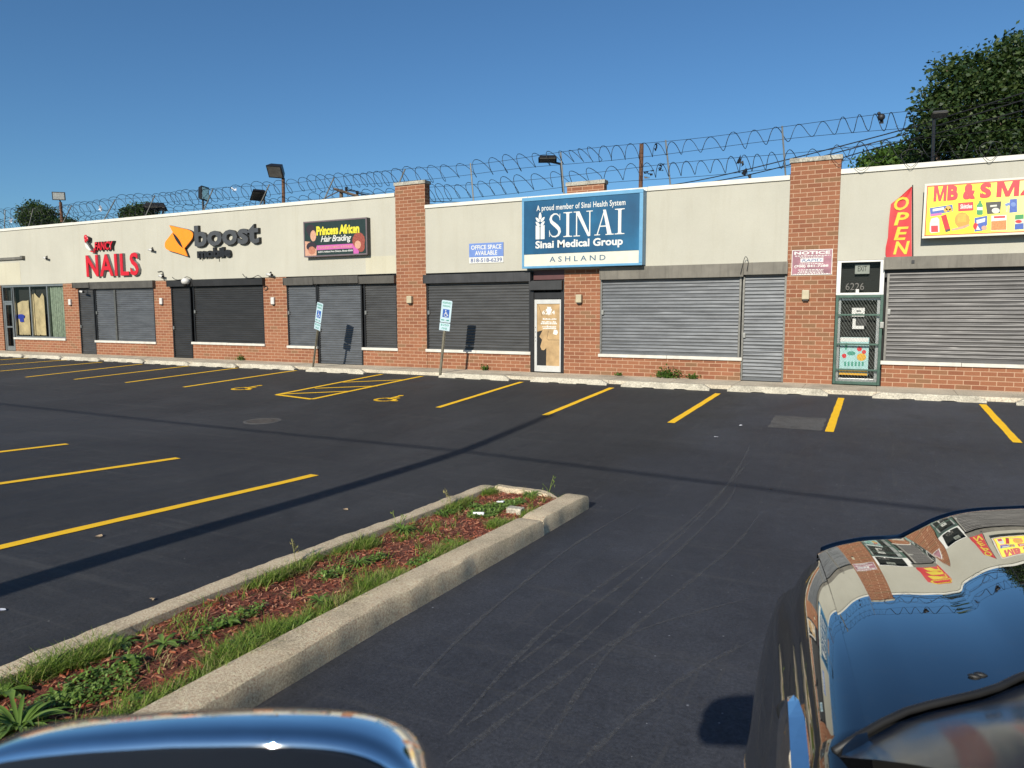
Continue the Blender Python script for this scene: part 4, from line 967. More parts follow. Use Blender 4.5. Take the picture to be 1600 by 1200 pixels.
def camera_thing(px, py, y, kind, label):
    x, z = Xp(px, py, y), Zp(px, py, y); t = thing('security_camera', label, 'camera', (x, y, z), 'security cameras on the facade')
    q = MB(); q.smooth = True
    if kind == 'dome':
        q.ell((x, y, z), (.17, .15, .13), 12, 8); q.build('camera_body', 'white_plastic', t)
        q = MB(); q.smooth = True; q.ell((x, y-.03, z-.10), (.09, .09, .09), 10, 6); q.build('lens', 'trim_black', t)
    else:
        q.tube([(x-.12, y, z-.02), (x+.14, y-.05, z-.05)], .045, 8); q.build('camera_body', 'white_plastic', t)
        q = MB(); q.tube([(x+.141, y-.05, z-.05), (x+.18, y-.058, z-.055)], .046, 8); q.build('lens', 'trim_black', t)
    q = MB(); q.tube([(x, y, z), (x, y+.07, z+.05), (x-.02, -.015 if kind != 'dome' else y+.1, z+.06)], .02, 6); q.build('bracket', 'metal_dark' if kind != 'dome' else 'white_plastic', t)
    return t
camera_thing(128, 454.5, -.2, 'bullet', 'white bullet camera under the roller housing of the narrow shop door')
camera_thing(290, 439.5, -.22, 'dome', 'round white camera dome on the black shutter housing')
camera_thing(421, 432.5-5, -.1, 'bullet', 'small camera on the stucco above the pier right of the black shutters')
camera_thing(252, 430, -.1, 'bullet', 'camera on a wall arm above the pier left of the black shutters')
camera_thing(71, 402, -.1, 'bullet', 'small camera on the stucco left of the FANCY NAILS letters')
camera_thing(236, 389, -.1, 'bullet', 'small camera on the stucco between the rose sign and the orange logo')
def cable(name, pts, r, label, mat='cable_black', group=None, cat='cable', n=5, sub=8):
    P = [Vector(p) for p in pts]; o = []
    for i in range(len(P)-1):
        p0, p1, p2, p3 = P[max(0, i-1)], P[i], P[i+1], P[min(len(P)-1, i+2)]
        for k in range(sub):
            t = k/sub; o.append(.5*((2*p1)+(-p0+p2)*t+(2*p0-5*p1+4*p2-p3)*t*t+(-p0+3*p1-3*p2+p3)*t**3))
    o.append(P[-1]); q = MB(); q.smooth = True; q.tube(o, r, n); ob = q.build(name, mat); tag(ob, label, cat, group); return ob
w3 = lambda pts, y: [(Xp(a, b, y), y, Zp(a, b, y)) for a, b in pts]
cable('loose_cable', w3([(246, 425), (253, 424), (255, 430), (256, 437), (262, 440)], -.05), .012, 'black cable drooping over the pier left of the black shutters')
cable('loose_cable', w3([(269, 433), (275, 437), (284, 436.5), (292, 432.5), (300, 436)], -.17), .012, 'black cable looping behind the round white camera')
cable('loose_cable', w3([(379, 428), (385, 434), (395, 434), (403, 430.5), (409, 434)], -.17), .012, 'black cable sagging over the right end of the black housing')
cable('loose_cable', w3([(411, 449), (416, 447), (418, 451), (414, 454)], -.03), .012, 'short black cable curl on the pier right of the black shutters')
cable('loose_cable', w3([(1157, 428), (1164, 402), (1169, 408), (1167, 423)], -.16), .008, 'thin bent wire standing on the wide silver shutter housing')

# ================================================================ ROOF: razor wire, floodlights, poles
TOPS = [(-60, 352), (8, 328), (52, 326), (112, 321), (180, 312), (242, 305), (333, 295), (421, 288), (522, 277), (633, 264), (735, 255), (876, 238), (1040, 219), (1222, 197), (1400, 176), (1600, 155)]
TZ = [(Xp(a, b, .4), Zp(a, b, .4)) for a, b in TOPS]
def roofz(x):
    if x <= TZ[0][0]: return TZ[0][1]-1.09
    for (a, z0), (c, z1) in zip(TZ, TZ[1:]):
        if x <= c: return z0+(z1-z0)*(x-a)/(c-a)-1.09
    return TZ[-1][1]-1.09
rw = thing('razor_wire_fence', 'rusty razor wire coils on leaning steel arms along the roof edge', 'fence', (-16, .4, 4.9))
DY, DZ = .0, .67
px_posts = [((7, 352), (8, 328)), ((46, 350), (52, 326)), ((99, 347), (112, 321)), ((163, 343), (180, 312)), ((228, 336), (242, 305)), ((319, 327), (333, 295)), ((407, 318), (421, 288)), ((507, 311), (522, 277)), ((616, 304), (633, 264)), ((740, 316), (735, 255)), ((881, 300), (876, 238)), ((1047, 285), (1040, 219)), ((1227, 268), (1222, 197))]
rnd = random.Random(11)
for (a, b), (c, d) in px_posts:
    lo = Vector((Xp(a, b, .4), .4, Zp(a, b, .4))); hi = Vector((Xp(c, d, .4), .4, Zp(c, d, .4))); q = MB(); q.tube([lo-(hi-lo)*.35, hi], .022, 6); q.build('wire_arm', 'metal_galv', rw)
for l in (.18, .68, 1.12, 1.60):
    q = MB(); pts = []
    x = -38.0
    while x < 6.5: pts.append((x, .40+DY*l+.02*math.sin(x*1.3+l*5), roofz(x)+DZ*l+.03*math.sin(x*.9+l*9))); x += .5
    q.tube(pts, .0055, 4); q.build('barbed_strand', 'metal_dark', rw)
for l0, pit, ph, xend in ((.52, .47, 0, 3.6), (1.36, .45, 1.1, .35)):
    q = MB(); pts = []; x = -38.0; a = ph; r = .2; pk = 0
    while x < xend:
        for k in range(14):
            a += 2*math.pi/14; x += pit*(.95+.25*math.sin(x*.8+l0*3)+.12*math.sin(x*2.7))/14
            rr = (.255 if x < -12 else .185 if x > -7 else .255-.07*(x+12)/5)*(1+.12*math.sin(x*1.9+l0)+.08*math.sin(x*5.1)); dr = 0
            if x > -.5: dr = -.12*(x+.5)
            loop = .13*math.sin(a*1.0) if x < -7 else .02*math.sin(a)
            pts.append((x+loop, .40+DY*l0+rr*math.cos(a)*1.0, roofz(x)+DZ*l0-rr*math.sin(a)+dr+.05*math.sin(x*.7+l0)))
    q.smooth = True; q.tube(pts, .0085, 4)
    for i in range(0, len(pts), 3):             # little blades
        p = Vector(pts[i]); d = Vector((rnd.uniform(-1, 1), rnd.uniform(-1, 1), rnd.uniform(-1, 1))).normalized()*.02; e = Vector((rnd.uniform(-1, 1), rnd.uniform(-1, 1), rnd.uniform(-1, 1))).normalized()*.012; q.smooth = False; q.tri(p-d, p+d, p+e); q.smooth = True
    q.build('razor_coil', 'metal_dark', rw)
# loose loops hanging over the right parapet
for (cx, cy, r) in ((1312, 243, .20), (1347, 246, .29), (1372, 238, .24), (1424, 247, .20), (1548, 236, .20)):
    pts = []; q = MB(); q.smooth = True
    for k in range(25): a = k/24*2*math.pi*.97; X, Z = Xp(cx, cy, -.1), Zp(cx, cy, -.1); pts.append((X+r*.9*math.cos(a)+.05*math.sin(2*a), -.10+.04*math.sin(a), Z+r*math.sin(a)))
    q.tube(pts, .0055, 4); q.build('loose_wire_loop', 'metal_dark', rw)

def floodlight(name, base, top, hc, hs, rot, label, mat='metal_dark', post=.035, lit=True):
    """post from base to top; box head of size hs centred at hc, turned by euler rot, lamp glass on its local -y face"""
    t = thing(name, label, 'floodlight', base, 'floodlights on the roof')
    q = MB(); q.tube([base, top], post, 8); q.build('post', 'rusty_steel' if post > .05 else 'metal_dark', t)
    E_ = __import__('mathutils').Euler(rot).to_matrix(); c = Vector(hc); w_, d_, h_ = hs
    def tr(mb): mb.v = [tuple(c+E_ @ Vector(p)) for p in mb.v]; return mb
    q = MB(); a, b = w_/2, h_/2
    q.hexa([(-a, -d_/2, -b), (a, -d_/2, -b), (a*.75, d_/2, -b*.75), (-a*.75, d_/2, -b*.75), (-a, -d_/2, b), (a, -d_/2, b), (a*.75, d_/2, b*.75), (-a*.75, d_/2, b*.75)])
    hd = tr(q).build('lamp_head', mat, t, bevel=.01)
    q = MB(); q.box(-a*.84, a*.84, -d_/2-.012, -d_/2+.02, -b*.8, b*.8); g_ = tr(q).build('lamp_glass', 'lamp_glass' if lit else 'metal_steel', hd)
    q = MB(); q.tube([top, c+E_ @ Vector((0, 0, -b*.9))], .03, 6); q.build('bracket', 'metal_dark', t)
    return t
def bp(px, py, y): return (Xp(px, py, y), y, Zp(px, py, y))
floodlight('floodlight', bp(97, 347, .5), bp(94.5, 316, .5), bp(92.8, 306.5, .45), (.50, .2, .34), (R(6), 0, R(44)), 'square floodlight on a rusty post facing the lot above the papered window', post=.06)
floodlight('floodlight', bp(317.5, 329, .5), bp(317, 314, .5), bp(317.5, 302.5, .45), (.50, .16, .52), (R(4), 0, R(108)), 'upright floodlight turned sideways on the roof above the orange logo', lit=True)
floodlight('floodlight', bp(413, 320, .6), bp(413, 312, .6), bp(403, 304, .45), (.50, .14, .52), (R(58), R(0), R(62)), 'low floodlight tipped towards the sky beside the tall shoebox floodlight', lit=False)
floodlight('floodlight', bp(443, 318, .6), bp(442.5, 278, .6), bp(432, 266, .42), (.56, .26, .46), (R(38), R(6), R(18)), 'large shoebox floodlight on a tall rusty post above the boost letters', post=.055, lit=False)
floodlight('floodlight', bp(254, 334, .9), bp(255.5, 328, .9), bp(243, 322.5, .9), (.85, .2, .35), (R(70), R(0), R(40)), 'flat floodlight arm above the gap between the rose sign and the logo', lit=False)
floodlight('floodlight', bp(880, 300, .7), bp(876.5, 256, .7), bp(855.5, 248, .45), (.52, .10, .26), (R(66), R(0), R(24)), 'slim black floodlight on an arm above the blue medical sign', lit=False)
floodlight('floodlight', bp(1457, 258, 1.2), bp(1459.5, 184, 1.2), bp(1468, 178, 1.1), (.34, .07, .20), (R(60), R(0), R(8)), 'slim floodlight on a grey pole in front of the big tree', lit=False, mat='metal_steel')
q = MB(); q.tube([bp(1001, 296, .8), bp(1002.5, 225, .8)], .058, 8); q.build('rusty_post', 'rusty_steel'); tag(bpy.data.objects['rusty_post'], 'bare rusty post rising behind the right edge of the blue medical sign', 'post')

# birds and scraps caught in the wire
def bird(px, py, y, label):
    x, _, z = bp(px, py, y); t = thing('bird', label, 'bird', (x, y, z))
    q = MB(); q.smooth = True
    q.ell((x, y, z+.0), (.085, .08, .085), 10, 7); q.ell((x-.055, y-.02, z+.085), (.042, .045, .042), 8, 6); q.smooth = False
    q.hexa([(x-.02, y+.05, z-.14), (x+.06, y+.05, z-.14), (x+.06, y+.06, z-.14), (x-.02, y+.06, z-.14), (x-.03, y+.03, z-.02), (x+.04, y+.03, z-.02), (x+.04, y+.07, z-.02), (x-.03, y+.07, z-.02)])
    q.tri((x-.09, y-.03, z+.09), (x-.09, y-.01, z+.08), (x-.13, y-.03, z+.075)); q.build('body', 'bird_dark', t)
    q = MB(); q.tube([(x-.02, y, z-.06), (x-.02, y, z-.13)], .008, 5); q.tube([(x+.03, y, z-.06), (x+.03, y, z-.13)], .008, 5); q.build('legs', 'debris_black', t)
bird(1377, 183, 1.35, 'dark pigeon perched on the razor wire left of the big tree')
def scrap(px, py, y, w_, h_, label, mat='debris_black', lean=0, seed=1):
    x, _, z = bp(px, py, y); rn = random.Random(seed); q = MB()
    for k in range(7):
        f = k/6-.5; X, Z = x+lean*f*h_+rn.uniform(-.3, .3)*w_, z+f*h_
        pts = [(X+rn.uniform(-.5, .5)*w_, y+rn.uniform(-.06, .06), Z+rn.uniform(-.28, .28)*h_) for _ in range(4)]; q.quad(*pts); q.tri(pts[0], pts[2], (X, y+.05, Z-.1*h_))
    o = q.build('plastic_scrap', mat); tag(o, label, 'scrap')
scrap(1160, 262, .9, .17, .46, 'long twisted black plastic scrap snagged above the wide silver shutter', lean=-.5, seed=2)
scrap(1014, 272, .9, .22, .16, 'black plastic scrap snagged just right of the bare rusty post', seed=4)
scrap(1031, 262, .9, .20, .14, 'black plastic scrap snagged left of the third wire arm', seed=6)
scrap(1025, 229, 1.3, .08, .18, 'small black scrap high on the top strand near the rusty post', seed=8)
scrap(367, 295, 1.2, .26, .18, 'white plastic bag caught in the coil above the boost letters', 'paper_white', seed=9)
scrap(157, 325, 1.2, .2, .22, 'white plastic scrap in the coil above the nail salon letters', 'paper_white', seed=10)
scrap(17, 343, 1.2, .24, .2, 'white plastic scrap in the coil at the far left roof end', 'paper_white', seed=12)

# ================================================================ BEHIND THE MALL
up = thing('utility_pole', 'wooden utility pole with crossarm seen over the stucco parapet', 'utility pole', (Xp(533, 300, 22), 22, 0))
x, y, z = bp(533, 296, 22); q = MB(); q.tube([(x, y, -.1), (x, y, z)], [.17, .13], 10); q.build('pole', 'wood_pole', up)
q = MB(); A = bp(522, 295, 21.8); B = bp(560, 307, 21.2); q.tube([A, B], .09, 4); A2 = bp(505, 311, 22); q.tube([A2, bp(531, 298, 21.9)], .04, 4); q.build('crossarm', 'wood_pole', up)
for px, py in ((541, 296), (558, 302)):
    q = MB(); a = Vector(bp(px, py, 21.6)); q.tube([a+Vector((0, 0, -.2)), a+Vector((0, 0, .15))], [.08, .11], 7); q.build('insulator', 'metal_dark', up)
for i, (pts, l) in enumerate([([(541, 296), (640, 312), (800, 316), (960, 300), (1085, 283), (1240, 247), (1402, 205), (1500, 176), (1680, 120)], 'topmost black power cable crossing in front of the big tree'),
        ([(541, 297), (640, 316), (800, 322), (960, 308), (1130, 281), (1240, 256), (1402, 213), (1500, 186), (1680, 132)], 'middle black power cable crossing in front of the big tree'),
        ([(558, 302), (660, 322), (800, 330), (960, 325), (1140, 300), (1318, 246), (1402, 223), (1500, 199), (1680, 150)], 'lowest black power cable crossing in front of the big tree')]):
    n = len(pts); cable('power_cable', [bp(a, b, 21.3-(21.3-7.5)*k/(n-1)) for k, (a, b) in enumerate(pts)], .022, l, group='power cables behind the mall', cat='power cable')

def tree(name, label, base, trunk_h, lobes, nleaf, size, seed, mat='leaf_tree', group=None, tr=.3):
    rn = random.Random(seed); t = thing(name, label, 'tree', base, group)
    q = MB(); q.smooth = True; bx, by, bz = base
    q.tube([(bx, by, bz-.2), (bx+.1, by, bz+trunk_h*.4), (bx-.05, by, bz+trunk_h*.8), (bx, by+.1, bz+trunk_h)], [tr, tr*.75, tr*.6, tr*.45], 10)
    for c, r, n_ in lobes:
        m = (Vector((bx, by, bz+trunk_h*.75))+Vector(c))/2; q.tube([(bx, by, bz+trunk_h*.7), m+Vector((rn.uniform(-.4, .4), 0, -.2)), Vector(c)], [tr*.45, tr*.28, tr*.1], 7)
    q.build('trunk', 'wood_pole', t)
    q = MB(); tot = sum(l[2] for l in lobes)
    for c, r, wt in lobes:
        c = Vector(c); k = int(nleaf*wt/tot/16)
        for _ in range(k):
            d = Vector((rn.gauss(0, 1), rn.gauss(0, 1), rn.gauss(0, 1))).normalized(); rad = rn.uniform(.45, 1.0)**.6*(1.0+.10*math.sin(d.x*7+seed)+.10*math.sin(d.z*9+d.y*5))
            if rn.random() < .12: rad *= 1.14
            p = c+Vector((d.x*r[0], d.y*r[1], d.z*r[2]))*rad; cl = size*1.35
            for _ in range(16):
                pp = p+Vector((rn.gauss(0, 1)*cl, rn.gauss(0, 1)*cl, rn.gauss(0, .55)*cl)); a = Vector((rn.gauss(0, 1), rn.gauss(0, 1), rn.gauss(0, .7)-.25)).normalized(); b = a.cross(Vector((rn.gauss(0, 1), rn.gauss(0, 1), rn.gauss(0, 1)))).normalized(); s_ = size*rn.uniform(.6, 1.25)
                q.quad(pp, pp+a*s_*.5+b*s_*.28, pp+a*s_, pp+a*s_*.5-b*s_*.28)
    q.build('crown', mat, t); return t
def at(px, py, y): return Vector(bp(px, py, y))
YT = 11.0
lob = []
for px, py, r in ((1442, 230, 26), (1462, 178, 28), (1472, 208, 36), (1494, 124, 28), (1512, 172, 44), (1546, 136, 36), (1562, 192, 52), (1582, 84, 20), (1592, 112, 36), (1615, 152, 58), (1690, 130, 74), (1710, 215, 74), (1492, 238, 36), (1545, 240, 42), (1605, 240, 46), (1520, 112, 17), (1440, 200, 15), (1478, 150, 22), (1592, 62, 13), (1574, 74, 14), (1452, 148, 14), (1478, 104, 15), (1543, 97, 16), (1508, 96, 10), (1560, 100, 12)):
    rr = r/44; lob.append((at(px, py, 11+random.Random(px).uniform(-.5, 1.2)), (rr, rr*1.05, rr*.9), (r/40)**2))
tree('leafy_tree', 'tall dense dark green tree behind the market end of the mall', (at(1600, 300, YT).x, YT+.6, 0), 5.5, lob, 44000, .165, 5, tr=.32)
tree('leafy_tree', 'small light green tree top peeping over the coping left of the big tree', (at(1400, 260, 9).x, 15.2, 0), 4.6, [(at(1388, 250, 9)+Vector((0, 6, .9)), (1.0, .9, .55), 1), (at(1412, 246, 9)+Vector((0, 6.3, .9)), (.9, .9, .6), 1)], 5200, .19, 8, 'leaf_bush', tr=.15)
tree('leafy_tree', 'round dark tree over the roof behind the leftmost floodlight', (at(60, 350, 26).x, 26, 0), 6, [(at(55, 334, 26), (1.35, 1.2, 1.05), 1.3), (at(70, 340, 26), (1.1, 1.0, .8), .9), (at(104, 349, 26), (.8, .8, .35), .4), (at(42, 344, 26), (.6, .6, .6), .4)], 9000, .24, 9, tr=.3)
tree('leafy_tree', 'low olive tree top over the roof left of the orange logo', (at(215, 345, 26).x, 26, 0), 5.5, [(at(212, 332, 26), (1.0, 1.0, .55), 1), (at(228, 329, 26), (.9, .9, .5), .8), (at(201, 336, 26), (.5, .6, .35), .4)], 5200, .22, 10, tr=.3)

# ================================================================ THE LOT: markings, wheel stops, signs
def line(px0, py0, px1, py1, label, w_=.125):
    q = MB(); a, b = L(px0, py0), L(px1, py1); strip(q, a, b, w_, jag=.004); o = q.build('parking_line', 'yellow_paint'); tag(o, label, 'road marking', 'yellow stall lines')
line(1535, 632, 1590, 692, 'yellow stall line by the market window at the right edge')
line(1314.5, 622, 1295.5, 675, 'yellow stall line in front of the gated market door')
line(1122, 615, 1048, 661, 'yellow stall line in front of the wide silver shutter')
line(956, 606, 851, 649, 'yellow stall line in front of the low brick wall left of the silver shutter')
line(815, 597, 684, 637, 'yellow stall line in front of the boarded glass door')
line(463, 579, 287, 605, 'yellow stall line left of the nearer wheelchair bay beside the hatched area')
line(372, 575, 196, 598, 'yellow stall line second left of the leaning narrow parking sign')
line(295, 572, 116, 593, 'yellow stall line in front of the black shutter door')
line(222, 569, 40, 589.5, 'yellow stall line in front of the nail salon window')
line(160, 566, 0, 580, 'yellow stall line in front of the narrow nail salon door')
line(105, 562.5, -60, 575, 'yellow stall line in front of the papered shop window')
line(52, 559, -100, 569, 'farthest yellow stall line at the left edge')
line(492, 742.3, -160, 894.5, 'long yellow stall line nearest the planter')
line(278, 716, -160, 778.7, 'yellow stall line, middle one of the three in the left row')
line(105, 694, -160, 724.5, 'yellow stall line farthest of the three in the left row')
ha = thing('access_hatching', 'yellow hatched access aisle between the two wheelchair bays', 'road marking', (-12, -4, 0))
A, B, C_, D_ = L(597, 585), L(660, 588), L(487, 624), L(432, 617)
q = MB(); w_ = .115
strip(q, A, D_, w_, .005); strip(q, B, C_, w_, .0055); strip(q, D_, C_, w_, .006); q.build('outline', 'yellow_paint', ha)
q = MB()
for a, b in (((436, 616.2), (548, 611.5)), ((492, 607), (590, 603.4)), ((536, 597.5), (634, 593.6))): strip(q, L(*a), L(*b), .105, .0066)
q.build('stripe', 'yellow_paint', ha)
def wheelchair(cx, cy, s, label):
    q = MB(); zf = lambda x_, y_, k: (cx+x_*s, cy+y_*s, zq(cy+y_*s)+.005+k)
    def st(pts, w_, k):
        for (a, b), (c_, d_) in zip(pts, pts[1:]):
            t = Vector((c_-a, d_-b)); l_ = t.length; t /= l_; n_ = Vector((-t.y, t.x))*w_/2; e = t*w_*.25; m = max(1, int(l_*s/.15)); rows = []
            for i in range(m+1):
                p = Vector((a, b))-e+(Vector((c_, d_))+e-(Vector((a, b))-e))*i/m; rows.append([zf(p.x-n_.x, p.y-n_.y, k), zf(p.x+n_.x, p.y+n_.y, k)])
            q.grid([r[::-1] for r in rows])
    st([(-.02+.36*math.cos(R(a)), -.20+.36*math.sin(R(a))) for a in range(110, 371, 20)], .13, 0)
    st([(-.06, .62), (-.04, .28), (-.02, .02), (.26, .0), (.42, -.36), (.56, -.32)], .14, .0012); st([(-.04, .27), (.24, .25)], .11, .0024)
    n_ = 14; b = len(q.v); q.v += [zf(-.08+.11*math.cos(2*math.pi*i/n_), .80+.11*math.sin(2*math.pi*i/n_), .0012) for i in range(n_)]; q._f(tuple(range(b, b+n_)))
    o = q.build('wheelchair_symbol', 'yellow_paint'); tag(o, label, 'road marking', 'yellow wheelchair symbols')
wheelchair(-14.15, -5.42, .62, 'yellow wheelchair symbol left of the hatched aisle'); wheelchair(-9.58, -5.62, .62, 'yellow wheelchair symbol right of the hatched aisle')

# wheel stops: cast concrete with chamfers and two drain notches
def wheel_stop(x0, y0, x1, y1, label, seed):
    rn = random.Random(seed); a, b = Vector((x0, y0)), Vector((x1, y1)); ln = (b-a).length; t = (b-a)/ln; s_ = Vector((-t.y, t.x)); q = MB()
    h_, w_ = .135+rn.uniform(-.01, .01), .19; rows = []
    n = 40
    for i in range(n+1):
        f = i/n; u_ = f*ln; end = min(u_, ln-u_); tap = min(1, .35+end/.16*.65) if end < .16 else 1
        nt_ = 0
        for c in (.32, .68):
            dd = abs(f-c)
            if dd < .085: nt_ = .032*min(1, (.085-dd)/.02)
        zt = h_*tap; o = a+t*u_; wob = rn.uniform(-.004, .004)
        z0 = zq(o.y)
        P = [(0, nt_-.015), (.018, .05), (.05, zt-.006+wob), (.075, zt+wob), (w_-.06, zt+wob), (w_-.03, zt-.01), (w_-.012, .05), (w_, nt_-.015)]
        rows.append([(o.x+s_.x*p, o.y+s_.y*p, z0+z) for p, z in P])
    q.grid(rows, closed=True)
    k = len(rows[0]); q._f(tuple(range(k))[::-1]); q._f(tuple(range(n*k, n*k+k)))
    q.v = [tuple(p) for p in q.v]
    o = q.build('wheel_stop', 'stop_concrete'); bm = bmesh.new(); bm.from_mesh(o.data); bmesh.ops.recalc_face_normals(bm, faces=bm.faces); bm.to_mesh(o.data); bm.free()
    tag(o, label, 'wheel stop', 'concrete wheel stops along the sidewalk')
ST = [((1137, 611), (1292, 621), 'chipped concrete wheel stop in front of the silver shutter door and brick pier'), ((1363, 621), (1543, 631), 'concrete wheel stop in front of the market window'), ((974, 603), (1106, 612), 'concrete wheel stop with a black chipped front below the green bush'), ((828, 596.5), (944, 603.5), 'concrete wheel stop in front of the boarded glass door'), ((695, 588), (798, 594.5), 'concrete wheel stop right of the upright wheelchair sign'), ((490, 579), (573, 584), 'concrete wheel stop in front of the scuffed shutter door'), ((382, 574), (464, 578), 'concrete wheel stop below the pier right of the black shutters'),
      ((306, 570.5), (376, 574), 'concrete wheel stop in front of the wide black shutter'), ((233, 567.5), (300, 571), 'concrete wheel stop in front of the black shutter door'), ((172, 563.8), (230, 567), 'concrete wheel stop in front of the nail salon window'), ((112, 561), (163, 564.2), 'concrete wheel stop in front of the narrow nail salon door'), ((57, 557.8), (106, 560.6), 'concrete wheel stop under the papered shop window'), ((4, 555), (50, 557.5), 'concrete wheel stop at the far left shop door')]
for i, (a, b, l) in enumerate(ST):
    x0 = L(*a)[0]; x1 = L(*b)[0]; yy = -1.76+.08*math.sin(i*2.3); wheel_stop(x0, yy+.03*math.sin(i*5), x1, yy-.03*math.sin(i*5), l, i)
wheel_stop(2.42, -1.78, 4.6, -1.76, 'concrete wheel stop cut off by the right picture edge', 77)

# accessible parking signs on leaning posts
def parking_sign(base, lean, yaw, label, grp):
    t = thing('parking_sign', label, 'sign', (base[0], base[1], zl(base[1])), grp)
    Mx = Matrix.Translation(Vector((base[0], base[1], zl(base[1])))) @ Matrix.Rotation(lean[0], 4, 'Y') @ Matrix.Rotation(lean[1], 4, 'X') @ Matrix.Rotation(yaw, 4, 'Z')
    def tr(mb): mb.v = [tuple(Mx @ Vector(p)) for p in mb.v]; return mb
    q = MB()                                      # U channel post
    for a, b, c_, d_ in ((-.022, .022, 0, .006), (-.024, -.018, -.0, .028), (.018, .024, 0, .028), (-.040, -.024, .024, .030), (.024, .040, .024, .030)): q.box(a, b, c_+.004, d_+.004, -.15, 2.12)
    tr(q).build('post', 'sign_post', t)
    q = MB(); z0, z1, hw = 1.52, 2.13, .152
    pts = []
    for cx, cz, a0 in ((hw-.03, z0+.03, -90), (hw-.03, z1-.03, 0), (-hw+.03, z1-.03, 90), (-hw+.03, z0+.03, 180)):
        for k in range(4): a = R(a0+k*30); pts.append((cx+.03*math.cos(a), cz+.03*math.sin(a)))
    q.prism(pts, -.004, .004); pl = tr(q).build('sign_plate', 'sign_bluewhite', t)
    q = MB(); letters(q, 'RESERVED', -.125, .125, 2.035, 2.09, -.006, .0015, bold=.02); letters(q, 'PARKING', -.11, .11, 1.945, 2.0, -.006, .0015, bold=.02); q.box(-.11, -.03, -.006, -.0045, 1.565, 1.595); q.tri((-.135, -.006, 1.58), (-.10, -.006, 1.56), (-.10, -.006, 1.60)); q.box(.03, .11, -.006, -.0045, 1.565, 1.595); tr(q).build('lettering', 'ada_green', pl)
    q = MB(); q.box(-.095, .095, -.006, -.0043, 1.66, 1.885); tr(q).build('symbol_panel', 'ada_blue', pl)
    q = MB(); cx, cz, k = .0, 1.755, .115
    P = lambda a, b: (cx+a*k, cz+b*k)
    def st(pts, w_, yy):
        for (a, b), (c_, d_) in zip(pts, pts[1:]):
            d = Vector((c_-a, d_-b)).normalized(); n_ = Vector((-d.y, d.x))*w_/2; e = d*w_*.3; q.prism([P(a-e.x-n_.x, b-e.y-n_.y), P(c_+e.x-n_.x, d_+e.y-n_.y), P(c_+e.x+n_.x, d_+e.y+n_.y), P(a-e.x+n_.x, b-e.y+n_.y)], yy, .001)
    st([(-.02+.4*math.cos(R(a)), -.22+.4*math.sin(R(a))) for a in range(110, 371, 26)], .13, -.0075); st([(-.08, .55), (-.04, .0), (.28, 0), (.44, -.40), (.58, -.36)], .15, -.0085); st([(-.06, .27), (.24, .25)], .12, -.009)
    q.prism([P(-.1+.14*math.cos(i*.63), .82+.14*math.sin(i*.63)) for i in range(10)], -.0085, .001); tr(q).build('wheelchair_symbol', 'white_print', pl)
    q = MB(); q.box(-.152, .152, -.004, .0, 1.29, 1.50); p2 = tr(q).build('fine_plate', 'sign_bluewhite', t, bevel=.0)
    q = MB(); letters(q, '$250', -.12, .12, 1.41, 1.475, -.006, .0015, bold=.01); letters(q, 'FINE', -.08, .08, 1.32, 1.375, -.006, .0015, bold=.01); tr(q).build('lettering', 'ada_green', p2)
    q = MB(); q.smooth = True
    for z in (1.56, 2.09): q.ell((0, -.006, z), (.010, .006, .010), 6, 4)
    tr(q).build('bolt', 'metal_galv', t)
plain('sign_post', (.20, .18, .13), .6, .4, .3, 8)
parking_sign((-10.98, -1.38), (R(7.5), R(0)), R(14), 'wheelchair parking sign facing the lot on a slightly leaning post', 'wheelchair parking signs')
parking_sign((-15.72, -1.32), (R(13), R(2)), R(-12), 'wheelchair parking sign turned almost edge on, on a strongly leaning post', 'wheelchair parking signs')

# manhole, patch, tyre marks, litter
mx, my, _ = L(410, 658); q = MB(); q.smooth = True
n_ = 28; ringp = lambda r, z: [(mx+r*math.cos(2*math.pi*i/n_), my+r*math.sin(2*math.pi*i/n_), zq(my+r*math.sin(2*math.pi*i/n_))+z) for i in range(n_)]
mh = thing('manhole', 'worn round iron manhole cover set in the dark lot', 'manhole cover', (mx, my, zl(my)))
q.smooth = False; q.grid([ringp(.34, -.01), ringp(.34, .004), ringp(.285, .006), ringp(.285, .002)], closed=True); q.build('ring', 'patch_concrete', mh)
q = MB(); q.grid([ringp(.28, .0), ringp(.28, .006), ringp(.25, .006), ringp(.24, .003), ringp(.19, .003), ringp(.18, .006), ringp(.10, .006), ringp(.09, .003), ringp(.01, .003)], closed=True); q.build('cover', 'cast_iron', mh)
rn = random.Random(21); q = MB(); pc = [L(1212, 668), L(1283, 672), L(1292, 652), L(1232, 650)]
xa_, xb_ = -1.60, -.76; rows = []
for i in range(9):
    y_ = -5.95+(1.25)*i/8; rows.append([(xb_+rn.uniform(-.02, .02), y_, zq(y_)+.003), (xa_+rn.uniform(-.03, .03), y_, zq(y_)+.003)][::-1])
q.grid(rows); o = q.build('worn_patch', 'patch_concrete'); tag(o, 'grey worn asphalt patch beside the stall line by the market door', 'patch', kind='structure')

